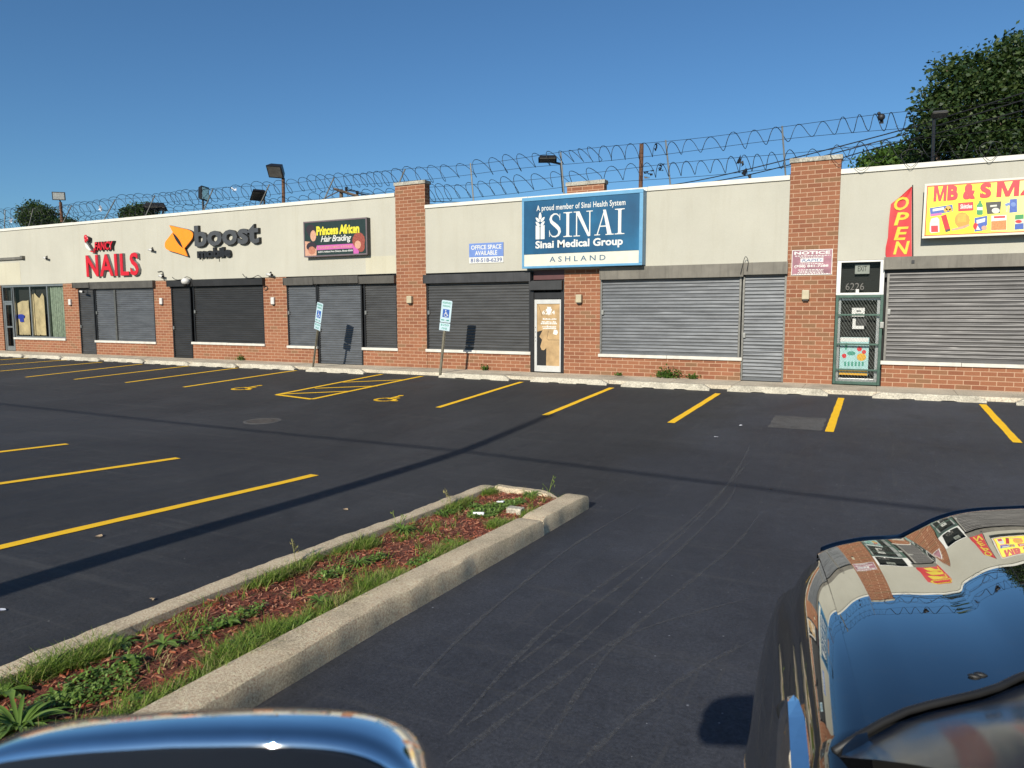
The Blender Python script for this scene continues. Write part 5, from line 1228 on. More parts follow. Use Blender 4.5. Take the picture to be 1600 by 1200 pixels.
TM = [[(800, 1045), (1000, 890), (1110, 790), (1160, 720), (1175, 690)], [(690, 1160), (880, 960), (1060, 830), (1150, 745), (1168, 722)], [(830, 1200), (960, 1010), (1090, 900), (1150, 850), (1190, 800)], [(690, 1200), (850, 1080), (1000, 985), (1210, 925)], [(900, 1200), (1000, 1110), (1100, 1040), (1200, 990)], [(720, 1140), (900, 1010), (1040, 880), (1140, 780), (1150, 745)], [(640, 1080), (760, 960), (900, 850), (1000, 790)]]
m_, t_, b_ = newmat('tyre_track'); t_.links.new(ramp(t_, noise(t_, coord(t_), 26, 4, .7), [(.38, (.085, .086, .09)), (.65, (.13, .131, .135))]), b_.inputs['Base Color']); setin(b_, Roughness=.85)
_tr = nd(t_, 'ShaderNodeBsdfTransparent'); _mx = nd(t_, 'ShaderNodeMixShader'); t_.links.new(ramp(t_, noise(t_, coord(t_), 34, 5, .75), [(.36, g(.06)), (.62, g(.55))]), _mx.inputs[0]); t_.links.new(_tr.outputs[0], _mx.inputs[1]); t_.links.new(b_.outputs[0], _mx.inputs[2]); t_.links.new(_mx.outputs[0], t_.nodes['Material Output'].inputs[0])
bump(t_, b_, noise(t_, coord(t_), 120, 2), .4, .004)
for i, T_ in enumerate(TM):
    P = [L(*a)[:2] for a in T_]; pts = []
    P3 = [Vector((*p, 0)) for p in P]
    for j in range(len(P3)-1):
        p0, p1, p2, p3 = P3[max(0, j-1)], P3[j], P3[j+1], P3[min(len(P3)-1, j+2)]
        for k in range(14): t = k/14; pts.append(.5*((2*p1)+(-p0+p2)*t+(2*p0-5*p1+4*p2-p3)*t*t+(-p0+3*p1-3*p2+p3)*t**3))
    q = MB(); rows = []; w0 = .013
    for j in range(1, len(pts)):
        d = (pts[j]-pts[j-1]).normalized(); s_ = Vector((-d.y, d.x, 0)); w_ = w0*(1+.4*math.sin(j*.7+i))*min(1, (len(pts)-j)/12, j/6+.2); a, b = pts[j]+s_*w_, pts[j]-s_*w_
        rows.append([(b.x, b.y, zq(b.y)+.0022+i*.0003), (a.x, a.y, zq(a.y)+.0022+i*.0003)])
    q.grid(rows); o = q.build('tyre_mark', 'tyre_track'); tag(o, 'thin pale tyre mark curving across the aisle towards the market door', 'tyre mark', 'pale tyre marks in the driving aisle', 'structure')
def litter(px, py, s_, mat, name, label, cat, seed, dz=.006, h_=.012):
    s_ *= .5
    rn = random.Random(seed); x, y, z = L(px, py, dz); q = MB(); n_ = 7
    top = [(x+s_*rn.uniform(.7, 1.1)*math.cos(i*2*math.pi/n_), y+s_*.7*rn.uniform(.7, 1.1)*math.sin(i*2*math.pi/n_), z+h_*rn.random()) for i in range(n_)]; c = (x, y, z+h_*.3)
    for i in range(n_): q.tri(c, top[i], top[(i+1) % n_])
    o = q.build(name, mat); tag(o, label, cat)
litter(238, 936.5, .055, 'leaf_litter', 'dry_leaf', 'tan dry leaf on the asphalt left of the planter', 'leaf', 1)
litter(540, 796, .06, 'leaf_litter', 'dry_leaf', 'pale dry leaf on the asphalt above the planter middle', 'leaf', 2)
litter(3, 953.5, .06, 'paper_white', 'paper_scrap', 'white paper scrap on the asphalt at the left edge', 'scrap', 3)
litter(155, 838, .09, 'leaf_litter', 'dry_leaf', 'dry leaf on the asphalt under the long nearest stall line', 'leaf', 4)
litter(1157, 665, .07, 'paper_white', 'paper_scrap', 'white paper scrap on the asphalt left of the worn patch', 'scrap', 5)
litter(1119, 683, .07, 'paper_white', 'paper_scrap', 'white paper scrap on the asphalt below the silver shutter stall line', 'scrap', 6)
litter(1205, 764, .05, 'leaf_litter', 'dry_leaf', 'small dry leaf on the asphalt in the middle of the aisle', 'leaf', 7)
litter(568, 838, .05, 'paper_white', 'paper_scrap', 'tiny white paper scrap beside the planter kerb', 'scrap', 8)

# plants growing along the wall
def sprig(px, py, y, w_, h_, n, label, seed, mat='leaf_bush', name='weed', size=.06):
    rn = random.Random(seed); x = Xp(px, py, y); t = thing(name, label, 'weed', (x, y, ZS)); q = MB()
    for _ in range(n):
        d = rn.random(); p = Vector((x+rn.gauss(0, .4)*w_, y+rn.uniform(-.5, .5)*.22, ZS+.02+abs(rn.gauss(0, .5))*h_)); a = Vector((rn.gauss(0, 1), rn.gauss(0, 1)-.3, rn.gauss(.3, .8))).normalized(); b = a.cross(Vector((rn.gauss(0, 1), rn.gauss(0, 1), rn.gauss(0, 1)))).normalized(); s_ = size*rn.uniform(.6, 1.3)
        q.quad(p, p+a*s_*.5+b*s_*.35, p+a*s_, p+a*s_*.5-b*s_*.35)
    q.build('leaves', mat, t)
    q = MB()
    for _ in range(5): X = x+rn.uniform(-.3, .3)*w_; q.tube([(X, y, ZS-.02), (X+rn.uniform(-.05, .05), y, ZS+h_*.6)], .006, 4)
    q.build('stem', 'weed_leaf', t)
sprig(1043, 588, -.14, .38, .20, 420, 'leafy green bush at the foot of the wall under the silver shutter', 1)
sprig(1082, 590, -.10, .18, .09, 90, 'low weed at the wall foot right of the green bush', 2)
sprig(967, 587, -.08, .12, .06, 50, 'tiny weed at the wall foot below the left end of the silver shutter', 3)
sprig(758, 578, -.10, .12, .11, 90, 'small weed at the wall foot below the charcoal shutter', 4)
sprig(376, 563, -.10, .16, .16, 110, 'weed at the wall foot below the wide black shutter', 5)

# things behind the camera that throw the long shadows: a street pole and its cable bundle
sp = thing('street_pole', 'tall wooden street pole behind the viewer carrying a cable bundle', 'utility pole', (-5.25, -21.2, 0))
q = MB(); q.smooth = True; q.tube([(-5.0, -21.2, -.2), (-5.0, -21.2, 3.5), (-5.0, -21.2, 7.4)], [.15, .125, .09], 12); q.build('pole', 'wood_pole', sp)
q = MB(); q.smooth = True; q.tube([(-60, -21.25, 6.0), (-30, -21.25, 5.7), (-17, -21.25, 5.7), (-10.4, -21.25, 5.63), (-5, -21.25, 5.65), (0, -21.25, 5.42), (12, -21.25, 5.2), (40, -21.25, 5.8)], .027, 6); o = q.build('overhead_cable', 'cable_black'); tag(o, 'black overhead cable bundle on the street pole behind the viewer', 'cable')

# ================================================================ PLANTER ISLAND
IX0, IX1 = -3.72, -2.53; IY0, IY1 = -20.5, -11.75
def kerb(xa, xb, ya, yb, label, seed, round_out, h_=.15):
    """kerb of width xa..xb along y, worn arris on the outer side"""
    rn = random.Random(seed); q = MB(); q.smooth = True; rows = []; n = int((yb-ya)/.06); o1 = o2 = 0
    for i in range(n+1):
        y = ya+(yb-ya)*i/n; z0 = zq(y)
        o1 = .8*o1+rn.uniform(-.007, .007)+(.016 if rn.random() < .03 else 0); o2 = .8*o2+rn.uniform(-.006, .006)-(.012 if rn.random() < .05 else 0); e = min(i, n-i); dp = (.018 if e == 0 else .006 if e == 1 else 0)
        j = rn.uniform(-.003, .003)
        W_ = xb-xa; P = [(0, -.04), (0+o1*.4, .06), (.003+o1*.8, h_-.030-dp+o2*.5), (.012+o1, h_-.007+o2*.5-dp), (.026+o1*.6, h_-.001+o2*.3-dp+j), (.06, h_+j-dp), (W_*.7, h_+o2*.2-dp-j), (W_-.012, h_-.001-dp), (W_-.003, h_-.010-dp), (W_, h_-.05), (W_, -.04)]
        if round_out > 0: P = [(xb-xa-p, z) for p, z in P][::-1]
        rows.append([(xa+p, y, z0+z) for p, z in P])
    q.grid(rows, closed=True); k = 11; q.smooth = False; q._f(tuple(range(k))); q._f(tuple(range(n*k, n*k+k))[::-1])
    o = q.build('kerb', 'kerb_concrete'); bm = bmesh.new(); bm.from_mesh(o.data); bmesh.ops.recalc_face_normals(bm, faces=bm.faces); bm.to_mesh(o.data); bm.free(); o.data.set_sharp_from_angle(angle=R(24)); tag(o, label, 'kerb'); return o
kerb(-2.755, -2.53, IY0, -12.905, 'long near piece of the thick right planter kerb', 1, 1)
kerb(-2.76, -2.535, -12.90, -11.80, 'broken far end piece of the right planter kerb', 3, 1)
kerb(-3.72, -3.56, IY0, -11.86, 'narrow left planter kerb with grass along its inner edge', 4, -1)
q = MB(); rn = random.Random(6); rows = []
for i in range(14):
    f = i/13; x = -3.54+.70*f; yb = -11.82-.02*f+rn.uniform(-.01, .01); z0 = zq(-11.85); hh = .15-(.06*max(0, f-.8)/.2)
    rows.append([(x, yb+.0, z0-.04), (x, yb-.005, z0+hh-.03), (x, yb-.03, z0+hh), (x, yb-.11, z0+hh), (x, yb-.14, z0+hh-.03), (x, yb-.15, z0-.04)])
q.grid(rows, closed=True); q._f(tuple(range(6))); q._f(tuple(range(13*6, 13*6+6))[::-1]); o = q.build('kerb', 'kerb_concrete', bevel=0); bm = bmesh.new(); bm.from_mesh(o.data); bmesh.ops.recalc_face_normals(bm, faces=bm.faces); bm.to_mesh(o.data); bm.free(); tag(o, 'short cross kerb closing the far end of the planter', 'kerb')
rn = random.Random(31)
from mathutils import noise as MN
def bedz(x, y): return zl(y)+.095+.022*MN.noise(Vector((x*2.2, y*2.2, 3)))+.012*MN.noise(Vector((x*9, y*9, 1)))
q = MB(); q.smooth = True; rows = []; y = IY0
while y <= -11.93: rows.append([(-3.565+.82*k/20, y, bedz(-3.565+.82*k/20, y)) for k in range(21)]); y += .06
q.grid(rows); q.build('mulch_bed', 'mulch', kind='structure')
q = MB()
for _ in range(9000):
    y = -11.95-abs(rn.random()**1.25)*5.6; x = rn.uniform(-3.55, -2.76); z = bedz(x, y)+rn.uniform(0, .012); l = rn.uniform(.012, .045); w_ = rn.uniform(.003, .009); a = rn.uniform(0, 6.28); t = Vector((math.cos(a), math.sin(a), rn.uniform(-.3, .3)))*l/2; s_ = Vector((-math.sin(a), math.cos(a), rn.uniform(-.4, .4)))*w_/2; p = Vector((x, y, z)); u_ = Vector((0, 0, rn.uniform(.002, .006)))
    q.quad(p-t-s_, p+t*.9-s_*.6, p+t+s_, p-t*.8+s_); q.quad(p-t-s_+u_, p+t*.9-s_*.6+u_, p+t+s_+u_, p-t*.8+s_+u_) if l > .03 else None
o = q.build('mulch_chips', 'mulch_chip', kind='stuff')
# grass: tufts along the kerbs and in patches
def gmask(x, y):
    d = MN.noise(Vector((x*2.0+3, y*1.3, 7)))*.75+.40*MN.noise(Vector((x*4, y*3.2, 2)))
    e = max(0, 1-abs(x+3.53)/.16)*.34+max(0, 1-abs(x+2.80)/.20)*(.62 if y < -14 else .40)
    if y > -12.25: e += .12
    return d+e
def blade(q, p, h_, w_, lean, a, curve=.5):
    d = Vector((math.cos(a), math.sin(a), 0)); s_ = Vector((-d.y, d.x, 0))*w_/2; pr = None
    for k in range(4):
        f = k/3; c = p+Vector((0, 0, h_*(f-.25*curve*f*f)))+d*lean*f**1.6; ww = (1-f)**.7 if k < 3 else .05
        cur = (c-s_*ww, c+s_*ww)
        if pr: q.quad(pr[0], pr[1], cur[1], cur[0])
        pr = cur
q = MB(); dry = MB(); cnt = 0; rn = random.Random(41)
while cnt < 1550:
    y = -11.98-rn.random()**1.1*5.6; x = rn.uniform(-3.555, -2.755); m = gmask(x, y)
    if m < .36 and rn.random() > .02: continue
    cnt += 1; nb = rn.randint(7, 16); hh = rn.uniform(.045, .095)*(1+.6*max(0, m-.4)); tgt = dry if rn.random() < .16 else q
    for _ in range(nb):
        p = Vector((x+rn.gauss(0, .022), y+rn.gauss(0, .022), 0)); p.z = bedz(p.x, p.y)-.005; blade(tgt, p, hh*rn.uniform(.5, 1.2), rn.uniform(.004, .0085), hh*rn.uniform(.4, 1.5), rn.uniform(0, 6.28))
q.build('grass', 'grass', kind='stuff'); dry.build('dry_grass', 'dry_grass', kind='stuff')
# ground cover of small leaves creeping along the kerbs
q = MB(); cnt = 0
while cnt < 8000:
    y = -11.98-rn.random()**1.1*5.6; x = rn.uniform(-3.555, -2.755); m = gmask(x+.4, y+1.7)
    if m < .38: continue
    cnt += 1; p = Vector((x, y, bedz(x, y)+rn.uniform(.004, .035))); a = Vector((rn.gauss(0, 1), rn.gauss(0, 1), rn.gauss(.15, .35))).normalized(); b = a.cross(Vector((rn.gauss(0, .3), rn.gauss(0, .3), 1))).normalized(); s_ = rn.uniform(.012, .030); q.quad(p, p+a*s_*.5+b*s_*.32, p+a*s_, p+a*s_*.5-b*s_*.32)
q.build('ground_cover', 'weed_leaf', kind='stuff')
# separate weeds
def rosette(px, py, n, ln, w_, label, seed, up=.5, kind='rosette'):
    rn = random.Random(seed); x, y, z = L(px, py, .11); x = max(-3.54, min(-2.77, x)); z = bedz(x, y); t = thing('broad_weed' if kind == 'rosette' else 'tall_grass_weed', label, 'weed', (x, y, z)); q = MB(); q.smooth = True
    for i in range(n):
        a = i*2.4+rn.uniform(-.3, .3); l = ln*rn.uniform(.6, 1.15); d = Vector((math.cos(a), math.sin(a), 0)); s_ = Vector((-d.y, d.x, 0)); pit = up*rn.uniform(.5, 1.3); rows = []
        for k in range(7):
            f = k/6; c = Vector((x, y, z))+d*l*f*math.cos(pit*.6)+Vector((0, 0, l*(math.sin(pit)*f-.55*f*f)+.012)); ww = w_*math.sin(math.pi*min(1, .08+f*.92))**.8*(1+.15*math.sin(f*20+i))*(.5+f*.5) if k < 6 else .001
            rows.append([c-s_*ww+Vector((0, 0, ww*.35)), c, c+s_*ww+Vector((0, 0, ww*.35))])
        q.grid(rows)
    q.build('leaves', 'weed_leaf', t)
    if kind != 'rosette':
        q = MB()
        for i in range(3):
            a = rn.uniform(0, 6.28); h_ = rn.uniform(.10, .24); top = Vector((x+.06*math.cos(a), y+.06*math.sin(a), z+h_)); q.tube([(x, y, z), ((x+top.x)/2, y, z+h_*.6), top], .0022, 4)
            for j in range(6): p = top-Vector((0, 0, .012*j)); d = Vector((rn.uniform(-1, 1), rn.uniform(-1, 1), .4))*.02; q.tri(p, p+d+Vector((0, 0, .01)), p+d*.6-Vector((0, 0, .008)))
        q.build('seed_stalk', 'dry_grass' if seed % 2 else 'grass', t)
RW = [(30, 1140, 26, .17, .011, 'big spiky grass clump at the lower left corner of the planter', .95), (8, 1085, 9, .13, .030, 'broad leaved weed at the left picture edge by the narrow kerb', .6), (95, 1085, 14, .12, .014, 'spreading weed in the mulch near the lower left', .5), (190, 1003, 12, .12, .018, 'leafy weed hugging the narrow kerb at lower left', .55), (200, 1035, 9, .11, .024, 'tall broad weed in the middle of the red mulch', .9), (255, 1008, 9, .12, .020, 'weed with long pointed leaves right of the tall broad weed', .6), (358, 975, 8, .09, .016, 'small upright weed in the open red mulch', .9), (215, 1085, 11, .08, .014, 'weed against the thick kerb just above the mirror', .5), (380, 1010, 24, .11, .007, 'thick green grass clump against the thick kerb', .95), (470, 985, 22, .11, .007, 'grass clump spilling over the thick kerb near its middle', .9), (430, 885, 14, .10, .012, 'dark weed by the narrow kerb in the middle of the planter', .6), (630, 830, 26, .13, .007, 'large tufted grass clump in mid planter', .8), (560, 880, 20, .10, .007, 'grass clump in the middle of the red mulch', .8), (500, 940, 18, .09, .007, 'grass clump between the thick kerb and the red mulch', .8), (700, 845, 14, .09, .009, 'weed against the thick kerb in the far half', .6), (740, 790, 16, .10, .008, 'weed by the narrow kerb near the far end', .7), (830, 775, 24, .11, .006, 'green grass clump at the far end of the planter', .8)]
for i, (px, py, n, ln, w_, lb, up) in enumerate(RW): rosette(px, py, int(n*(2.6 if n > 15 else 1.3)), ln*(1.2 if n > 15 else .95), w_*(1.0 if n > 15 else .85), lb, i, up)
for i, (px, py, lb) in enumerate([(857, 772, 'tall seeding grass stalks at the far right corner of the planter'), (690, 790, 'seeding stalks bending over the narrow kerb near the far end'), (622, 826, 'seeding stalks rising from the narrow kerb in mid planter'), (440, 880, 'thin dry stalks by the narrow kerb')]): rosette(px, py, 8, .10, .005, lb, 60+i, .9, 'stalk')
x, y, z = L(805, 797, .13); q = MB(); q.box(x-.075, x+.075, y-.04, y+.05, z-.035, z+.025); o = q.build('concrete_chunk', 'stop_concrete', bevel=.008); tag(o, 'pale concrete chunk lying by the thick kerb at the far end', 'rubble')
x, y, z = L(747, 804.5, .12); q = MB(); q.smooth = True; q.tube([(x-.05, y, z+.01), (x+.05, y+.02, z+.012)], [.010, .016], 10); o = q.build('paper_cup', 'paper_white'); tag(o, 'crushed white cup lying in the mulch near the concrete chunk', 'litter')
x, y, z = L(782, 785, .12); q = MB(); q.hexa([(x-.04, y-.012, z), (x+.04, y-.02, z+.01), (x+.04, y+.01, z+.012), (x-.04, y+.02, z), (x-.04, y-.012, z+.006), (x+.04, y-.02, z+.018), (x+.04, y+.01, z+.02), (x-.04, y+.02, z+.008)]); o = q.build('paper_scrap', 'paper_white'); tag(o, 'white paper scrap in the grass at the far end of the planter', 'scrap')

# ================================================================ PICKUP / SUV THE PICTURE IS TAKEN FROM
TA = R(7.4); TU = Vector((math.cos(TA), math.sin(TA), 0)); TV = Vector((-math.sin(TA), math.cos(TA), 0)); TO = Vector((0, -18.5, 0))
def T(u, v, z): return tuple(TO+TU*u+TV*v+Vector((0, 0, z)))
UC = .97                                     # centre line
car = thing('suv', 'glossy black SUV with chrome mirror parked nose to the shops', 'car', tuple(TO+TU*UC+TV*1.0))
def interp(tab, u):
    if u <= tab[0][0]: return tab[0][1:]
    for a, b in zip(tab, tab[1:]):
        if u <= b[0]:
            f = (u-a[0])/(b[0]-a[0]); return tuple(p+(q_-p)*f for p, q_ in zip(a[1:], b[1:]))
    return tab[-1][1:]
def sinterp(tab, u):                          # smoothed
    
    wd = .006 if .40 < u < .56 and tab is FE else .03
    k = [interp(tab, u+d*wd) for d in (-1, -.5, 0, .5, 1)]; return tuple(sum(c)/5 for c in zip(*k))
#            u     v     z   : front edge, rear edge of the hood (driver half)
FE = [(.10, 2.50, .965), (.14, 2.585, .992), (.18, 2.645, 1.014), (.24, 2.70, 1.030), (.35, 2.79, 1.036), (.43, 2.85, 1.030), (.488, 2.92, 1.020), (.492, 2.925, 1.0205), (.55, 2.98, 1.040), (.62, 3.05, 1.062), (.70, 3.10, 1.082), (.78, 3.12, 1.097), (.97, 3.13, 1.122)]
RE_ = [(.10, 1.27, 1.085), (.14, 1.31, 1.10), (.25, 1.40, 1.138), (.42, 1.50, 1.158), (.48, 1.57, 1.164), (.6, 1.62, 1.188), (.97, 1.70, 1.235)]
def mirror_u(u): return u if u <= UC else 2*UC-u
NU, NV = 200, 40
def hoodpt(u, t):
    m = mirror_u(u); f = sinterp(FE, m); r = sinterp(RE_, m)
    g_ = .40*t+.60*t*t
    z = r[1]+(f[1]-r[1])*g_+.012*math.sin(math.pi*t)
    return u, r[0]+(f[0]-r[0])*t, z
us = [.185+(2*UC-.37)*i/NU for i in range(NU+1)]
q = MB(); q.smooth = True; rows = []
for j in range(NV+1): rows.append([T(*hoodpt(u, j/NV)) for u in us])
for dv, dzz in ((.012, -.006), (.022, -.016), (.028, -.03)):
    rows.append([T(hoodpt(u, 1)[0], hoodpt(u, 1)[1]+dv, hoodpt(u, 1)[2]+dzz) for u in us])
q.grid([r[::-1] for r in rows]); hood = q.build('hood', 'car_paint', car)
q = MB(); q.smooth = True                        # chrome lip along the grille top, front mask under it
rows = []
for dv, dzz in ((.040, -.034), (.044, -.012), (.056, -.006), (.068, -.010), (.074, -.024), (.070, -.06)):
    rows.append([T(u, hoodpt(u, 1)[1]+dv, hoodpt(u, 1)[2]+dzz) for u in us if mirror_u(u) > .20])
q.grid([r[::-1] for r in rows]); q.build('grille_trim', 'dark_chrome', car)
q = MB(); q.smooth = True; rows = []
for dv, z in ((.03, None), (.06, .88), (.09, .75), (.10, .60), (.12, .45), (.05, .32)):
    rows.append([T(u, hoodpt(u, 1)[1]+dv, (hoodpt(u, 1)[2]-.035) if z is None else min(z, hoodpt(u, 1)[2]-.04)) for u in us])
q.grid([r[::-1] for r in rows]); q.build('front_mask', 'car_paint', car)
def hl(s_):
    q = MB(); q.smooth = True; rows = []
    for z in (.92, .80, .70):
        rows.append([T(UC+s_*(UC-u), hoodpt(u, 1)[1]+.105, z) for u in (.26, .31, .36, .41, .46)])
    q.grid(rows if s_ > 0 else [r[::-1] for r in rows]); q.build('headlight', 'mirror_glass', car)
hl(-1); hl(1)
# sides with wheel arches
def side(s_):
    X = lambda u: u if s_ < 0 else 2*UC-u
    vs = [2.60-.05*i for i in range(0, 30)]+[1.10-.1*i for i in range(0, 60)]; rows = []
    cols = []
    for v in vs:
        t = max(0, min(1, (v-1.31)/(2.59-1.31)))
        ztop = hoodpt(.185, t)[2] if v > 1.25 else 1.10
        fl = .024*math.exp(-((v-1.72)/.40)**2)+.024*math.exp(-((v+1.50)/.45)**2)
        nose = max(0, (v-2.1)/.5)**2*.035
        arch = 0
        for c in (1.72, -1.50):
            d = abs(v-c)
            if d < .42: arch = max(arch, math.sqrt(.42**2-d*d)+.32)
        zbot = max(.33, arch)
        P = [(.1855, ztop-.0003), (.168, ztop-.0035), (.148, ztop-.013), (.127, ztop-.028), (.108, ztop-.050), (.092, ztop-.082), (.078, ztop-.115), (.060, ztop-.128), (.040, min(.90, ztop-.145)), (.026-fl*.3, .85), (.012-fl*.7, .80), (.004-fl, .74), (.0-fl, .70), (.0-fl, max(.62, zbot)), (.03-fl*.7, zbot), (.06, zbot-.0)]
        cols.append([T(X(u+nose), v, max(z, zbot)) for u, z in P])
    q = MB(); q.smooth = True; q.grid(cols if s_ < 0 else [c[::-1] for c in cols]); q.build('body_side', 'car_paint', car)
side(-1); side(1)
# cab behind the windshield base
def cab():
    q = MB(); q.smooth = False
    for s_ in (-1, 1):
        X = lambda u: u if s_ < 0 else 2*UC-u
        a = [T(X(.09), 1.22, 1.085), T(X(.30), .12, 1.66), T(X(.32), -2.9, 1.66), T(X(.20), -4.6, 1.15), T(X(.09), -4.88, 1.085)]
        b = [T(X(.13), 1.24, 1.09), T(X(.34), .12, 1.68), T(X(.36), -2.9, 1.68), T(X(.24), -4.6, 1.16), T(X(.13), -4.88, 1.09)]
        q.quad(a[0], a[1], b[1], b[0]); q.quad(a[1], a[2], b[2], b[1]); q.quad(a[2], a[3], b[3], b[2])
    r0 = [T(u, .12, 1.68+.03*(1-((u-UC)/.65)**2)) for u in (.34, .6, .97, 1.34, 1.60)]; r1 = [T(u, -2.9, 1.68+.03*(1-((u-UC)/.65)**2)) for u in (.34, .6, .97, 1.34, 1.60)]
    q.grid([r0, r1][::-1]); r2 = [T(u, -4.7, 1.1) for u in (.24, .6, .97, 1.34, 1.70)]; q.grid([r1, r2][::-1])
    q.quad(T(.1, -4.7, 1.1), T(1.84, -4.7, 1.1), T(1.84, -4.8, .35), T(.1, -4.8, .35))
    q.build('cab', 'car_paint', car)
    q = MB()
    for s_ in (-1, 1):
        X = lambda u: u if s_ < 0 else 2*UC-u
        q.quad(T(X(.095), 1.0, 1.09), T(X(.29), .10, 1.63), T(X(.31), -2.8, 1.63), T(X(.10), -4.5, 1.09))
    q.build('side_window', 'windshield_glass', car)
cab()
q = MB(); q.smooth = True; rows = []
for j in range(13):
    t = j/12; row = []
    for i in range(33):
        f = i/32; u0 = .135+(2*UC-.27)*f; m = mirror_u(u0); r = sinterp(RE_, m)
        u1 = .34+(2*UC-.68)*f; zt = 1.68+.03*(1-((u1-UC)/.65)**2)
        row.append(T(u0+(u1-u0)*t, (r[0]-.010)*(1-t)+.13*t, (r[1]-.014)*(1-t)+zt*t+.045*math.sin(math.pi*t)))
    rows.append(row)
q.grid(rows); q.build('windshield', 'windshield_glass', car)
q = MB(); q.smooth = True; pts = []                # black rubber cowl edge between hood and glass
for i in range(41): u = .13+(2*UC-.26)*i/40; r = sinterp(RE_, mirror_u(u)); pts.append(T(u, r[0]-.004, r[1]-.004))
q.tube(pts, .007, 8); q.build('cowl_seal', 'trim_black', car)
q = MB(); q.smooth = True
for u in (.392, .404): r = sinterp(RE_, u); q.ell(T(u, r[0]+.05, r[1]+.001), (.012, .006, .004), 8, 5)
q.build('reflection_blob', 'trim_black', car)  # dark blobs added on the hood to stand for a reflected dark shape
# chrome fender trim: slim two-faceted wedge
def vent(s_):
    X = lambda u: u if s_ < 0 else 2*UC-u
    q = MB(); secs = [(1.60, .006), (1.57, .018), (1.50, .028), (1.38, .034), (1.22, .038)]; rows = []
    for v, w_ in secs: rows.append([T(X(.062-w_*.6), v, .985-.01), T(X(.062-w_*.65), v, 1.000), T(X(.064), v, 1.016+w_*.4), T(X(.072+w_*.75), v, 1.022+w_*.5), T(X(.076+w_*.75), v, .99)])
    q.grid(rows if s_ > 0 else [r[::-1] for r in rows]); q._f(tuple(range(5))); q.build('fender_trim', 'chrome', car)
    q = MB(); q.smooth = True; q.ell(T(X(.066), 1.60, .985), (.024, .035, .022), 10, 6); q.build('trim_gasket', 'trim_black', car)
vent(-1); vent(1)
# wheels
def wheel(u, v):
    c = Vector(T(u, v, .365)); ax = TU; f = TV; w_ = bpy.data.objects.new('wheel', None); COL.objects.link(w_); w_.parent = car; w_.location = (0, 0, 0)
    def rev(prof, mat, name):
        q = MB(); q.smooth = True; rows = []
        for a_, r in prof: rows.append([tuple(c+ax*a_+(f*math.cos(2*math.pi*k/32)+Vector((0, 0, 1))*math.sin(2*math.pi*k/32))*r) for k in range(32)])
        q.grid(rows, closed=True); q.build(name, mat, w_)
    rev([(-.12, .24), (-.135, .28), (-.13, .335), (-.10, .36), (.10, .36), (.13, .335), (.135, .28), (.12, .24)], 'rubber', 'tyre')
    rev([(-.11, .245), (-.12, .235), (-.09, .20), (-.10, .08), (-.11, .01), (.11, .01), (.10, .2), (.115, .245)], 'chrome', 'rim')
for u in (.16, 2*UC-.16):
    for v in (1.72, -1.50): wheel(u, v)
q = MB(); b0 = [T(.25, 2.6, .3), T(1.69, 2.6, .3), T(1.69, -4.6, .3), T(.25, -4.6, .3)]; q.hexa(b0+[tuple(Vector(p)+Vector((0, 0, .35))) for p in b0]); q.build('underbody', 'trim_black', car)
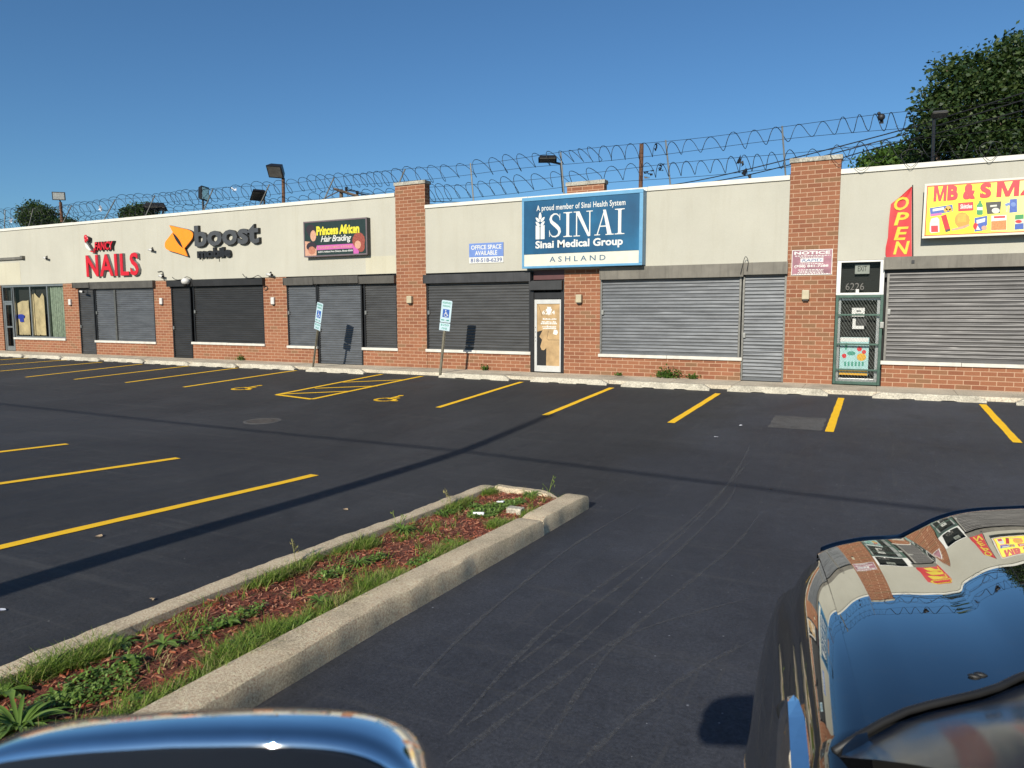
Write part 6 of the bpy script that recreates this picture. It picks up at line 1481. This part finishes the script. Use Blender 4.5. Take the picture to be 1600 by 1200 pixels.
# door mirrors: chrome cap over a black shell with the glass behind
def door_mirror(ca, ang, s_):
    A_ = Vector((math.cos(ang), math.sin(ang), 0)); B_ = Vector((-A_.y, A_.x, 0)); c = Vector(ca)
    def sup(x, e): return math.copysign(abs(x)**e, x)
    def shell(nu, th0, th1, sc, e1, e2, tilt):
        rows = []
        for i in range(nu+1):
            th = th0+(th1-th0)*i/nu; row = []
            for k in range(56):
                ph = 2*math.pi*k/56; x = sup(math.cos(th), e1)*sup(math.cos(ph), e2)*sc[0]; yv = sup(math.cos(th), e1)*sup(math.sin(ph), e2)*sc[1]; z = sup(math.sin(th), e1)*sc[2]
                z += -.010*(x/.18)**2*1.0+tilt*x*.05
                taper = 1-.10*max(0, -s_*x/.18) if False else 1
                row.append(tuple(c+A_*x*taper+B_*yv+Vector((0, 0, z-.35*yv*0))))
            rows.append(row)
        return rows
    m = bpy.data.objects.new('door_mirror', None); COL.objects.link(m); m.parent = car
    q = MB(); q.smooth = True; rows = []
    for i in range(31):
        rho = max(.001, math.sin(i/30*math.pi/2)); row = []
        for k in range(72):
            ph = 2*math.pi*k/72; x = sup(math.cos(ph), .30)*.176*rho; yv = sup(math.sin(ph), .30)*.034*rho
            z = .088*max(0, 1-rho**7)**.5-((yv+.016)**2)/(2*.10)-.38*x*x+.07*x
            row.append(tuple(c+A_*x+B_*yv+Vector((0, 0, z))))
        rows.append(row)
    q.grid([r[::-1] for r in rows], closed=True); q.build('mirror_cap', 'chrome', m)
    q = MB(); q.smooth = True; rows = []
    for i in range(21):
        rho = max(.001, math.sin(i/20*math.pi/2)); row = []
        for k in range(60):
            ph = 2*math.pi*k/60; x = sup(math.cos(ph), .30)*.173*rho; yv = sup(math.sin(ph), .30)*.024*rho
            row.append(tuple(c+A_*x+B_*(yv-.047)+Vector((0, 0, .089*max(0, 1-rho**7)**.5-.002-.38*x*x+.07*x))))
        rows.append(row)
    q.grid([r[::-1] for r in rows], closed=True); q.build('mirror_rim', 'trim_black', m)
    q = MB(); q.smooth = True; q.grid(shell(12, R(-90), R(-5.2), (.173, .033, .13), .5, .45, .6), closed=True); q.build('mirror_shell', 'trim_black', m)
    q = MB(); q.smooth = True; pts = shell(1, R(12), R(40), (.187, .087, .105), .55, .42, .6)
    q.box(0, 0, 0, 0, 0, 0); q.v = []; q.f = []; q.mi = []; q.sm = []
    z0 = -.10; P = []
    for k in range(24): a = 2*math.pi*k/24; P.append(tuple(c+A_*(sup(math.cos(a), .45)*.152)-B_*.0735+Vector((0, 0, -.02+sup(math.sin(a), .45)*.082))))
    q.v = P; q.smooth = False; q._f(tuple(range(24))[::-1]); q.build('mirror_glass', 'mirror_glass', m)
    q = MB(); q.smooth = True; e = c+A_*(.15*s_)+Vector((0, 0, -.08)); f = c+A_*(.34*s_)+Vector((0, 0, -.28))+B_*.02; q.tube([e, (e+f)/2, f], [.05, .04, .045], 10); q.build('mirror_arm', 'trim_black', m)
door_mirror((-.398, -18.194, 1.496), R(24), 1)
pm = Vector(T(2*UC-.0+.22, .42, 1.40)); door_mirror(pm, TA-R(10), -1)
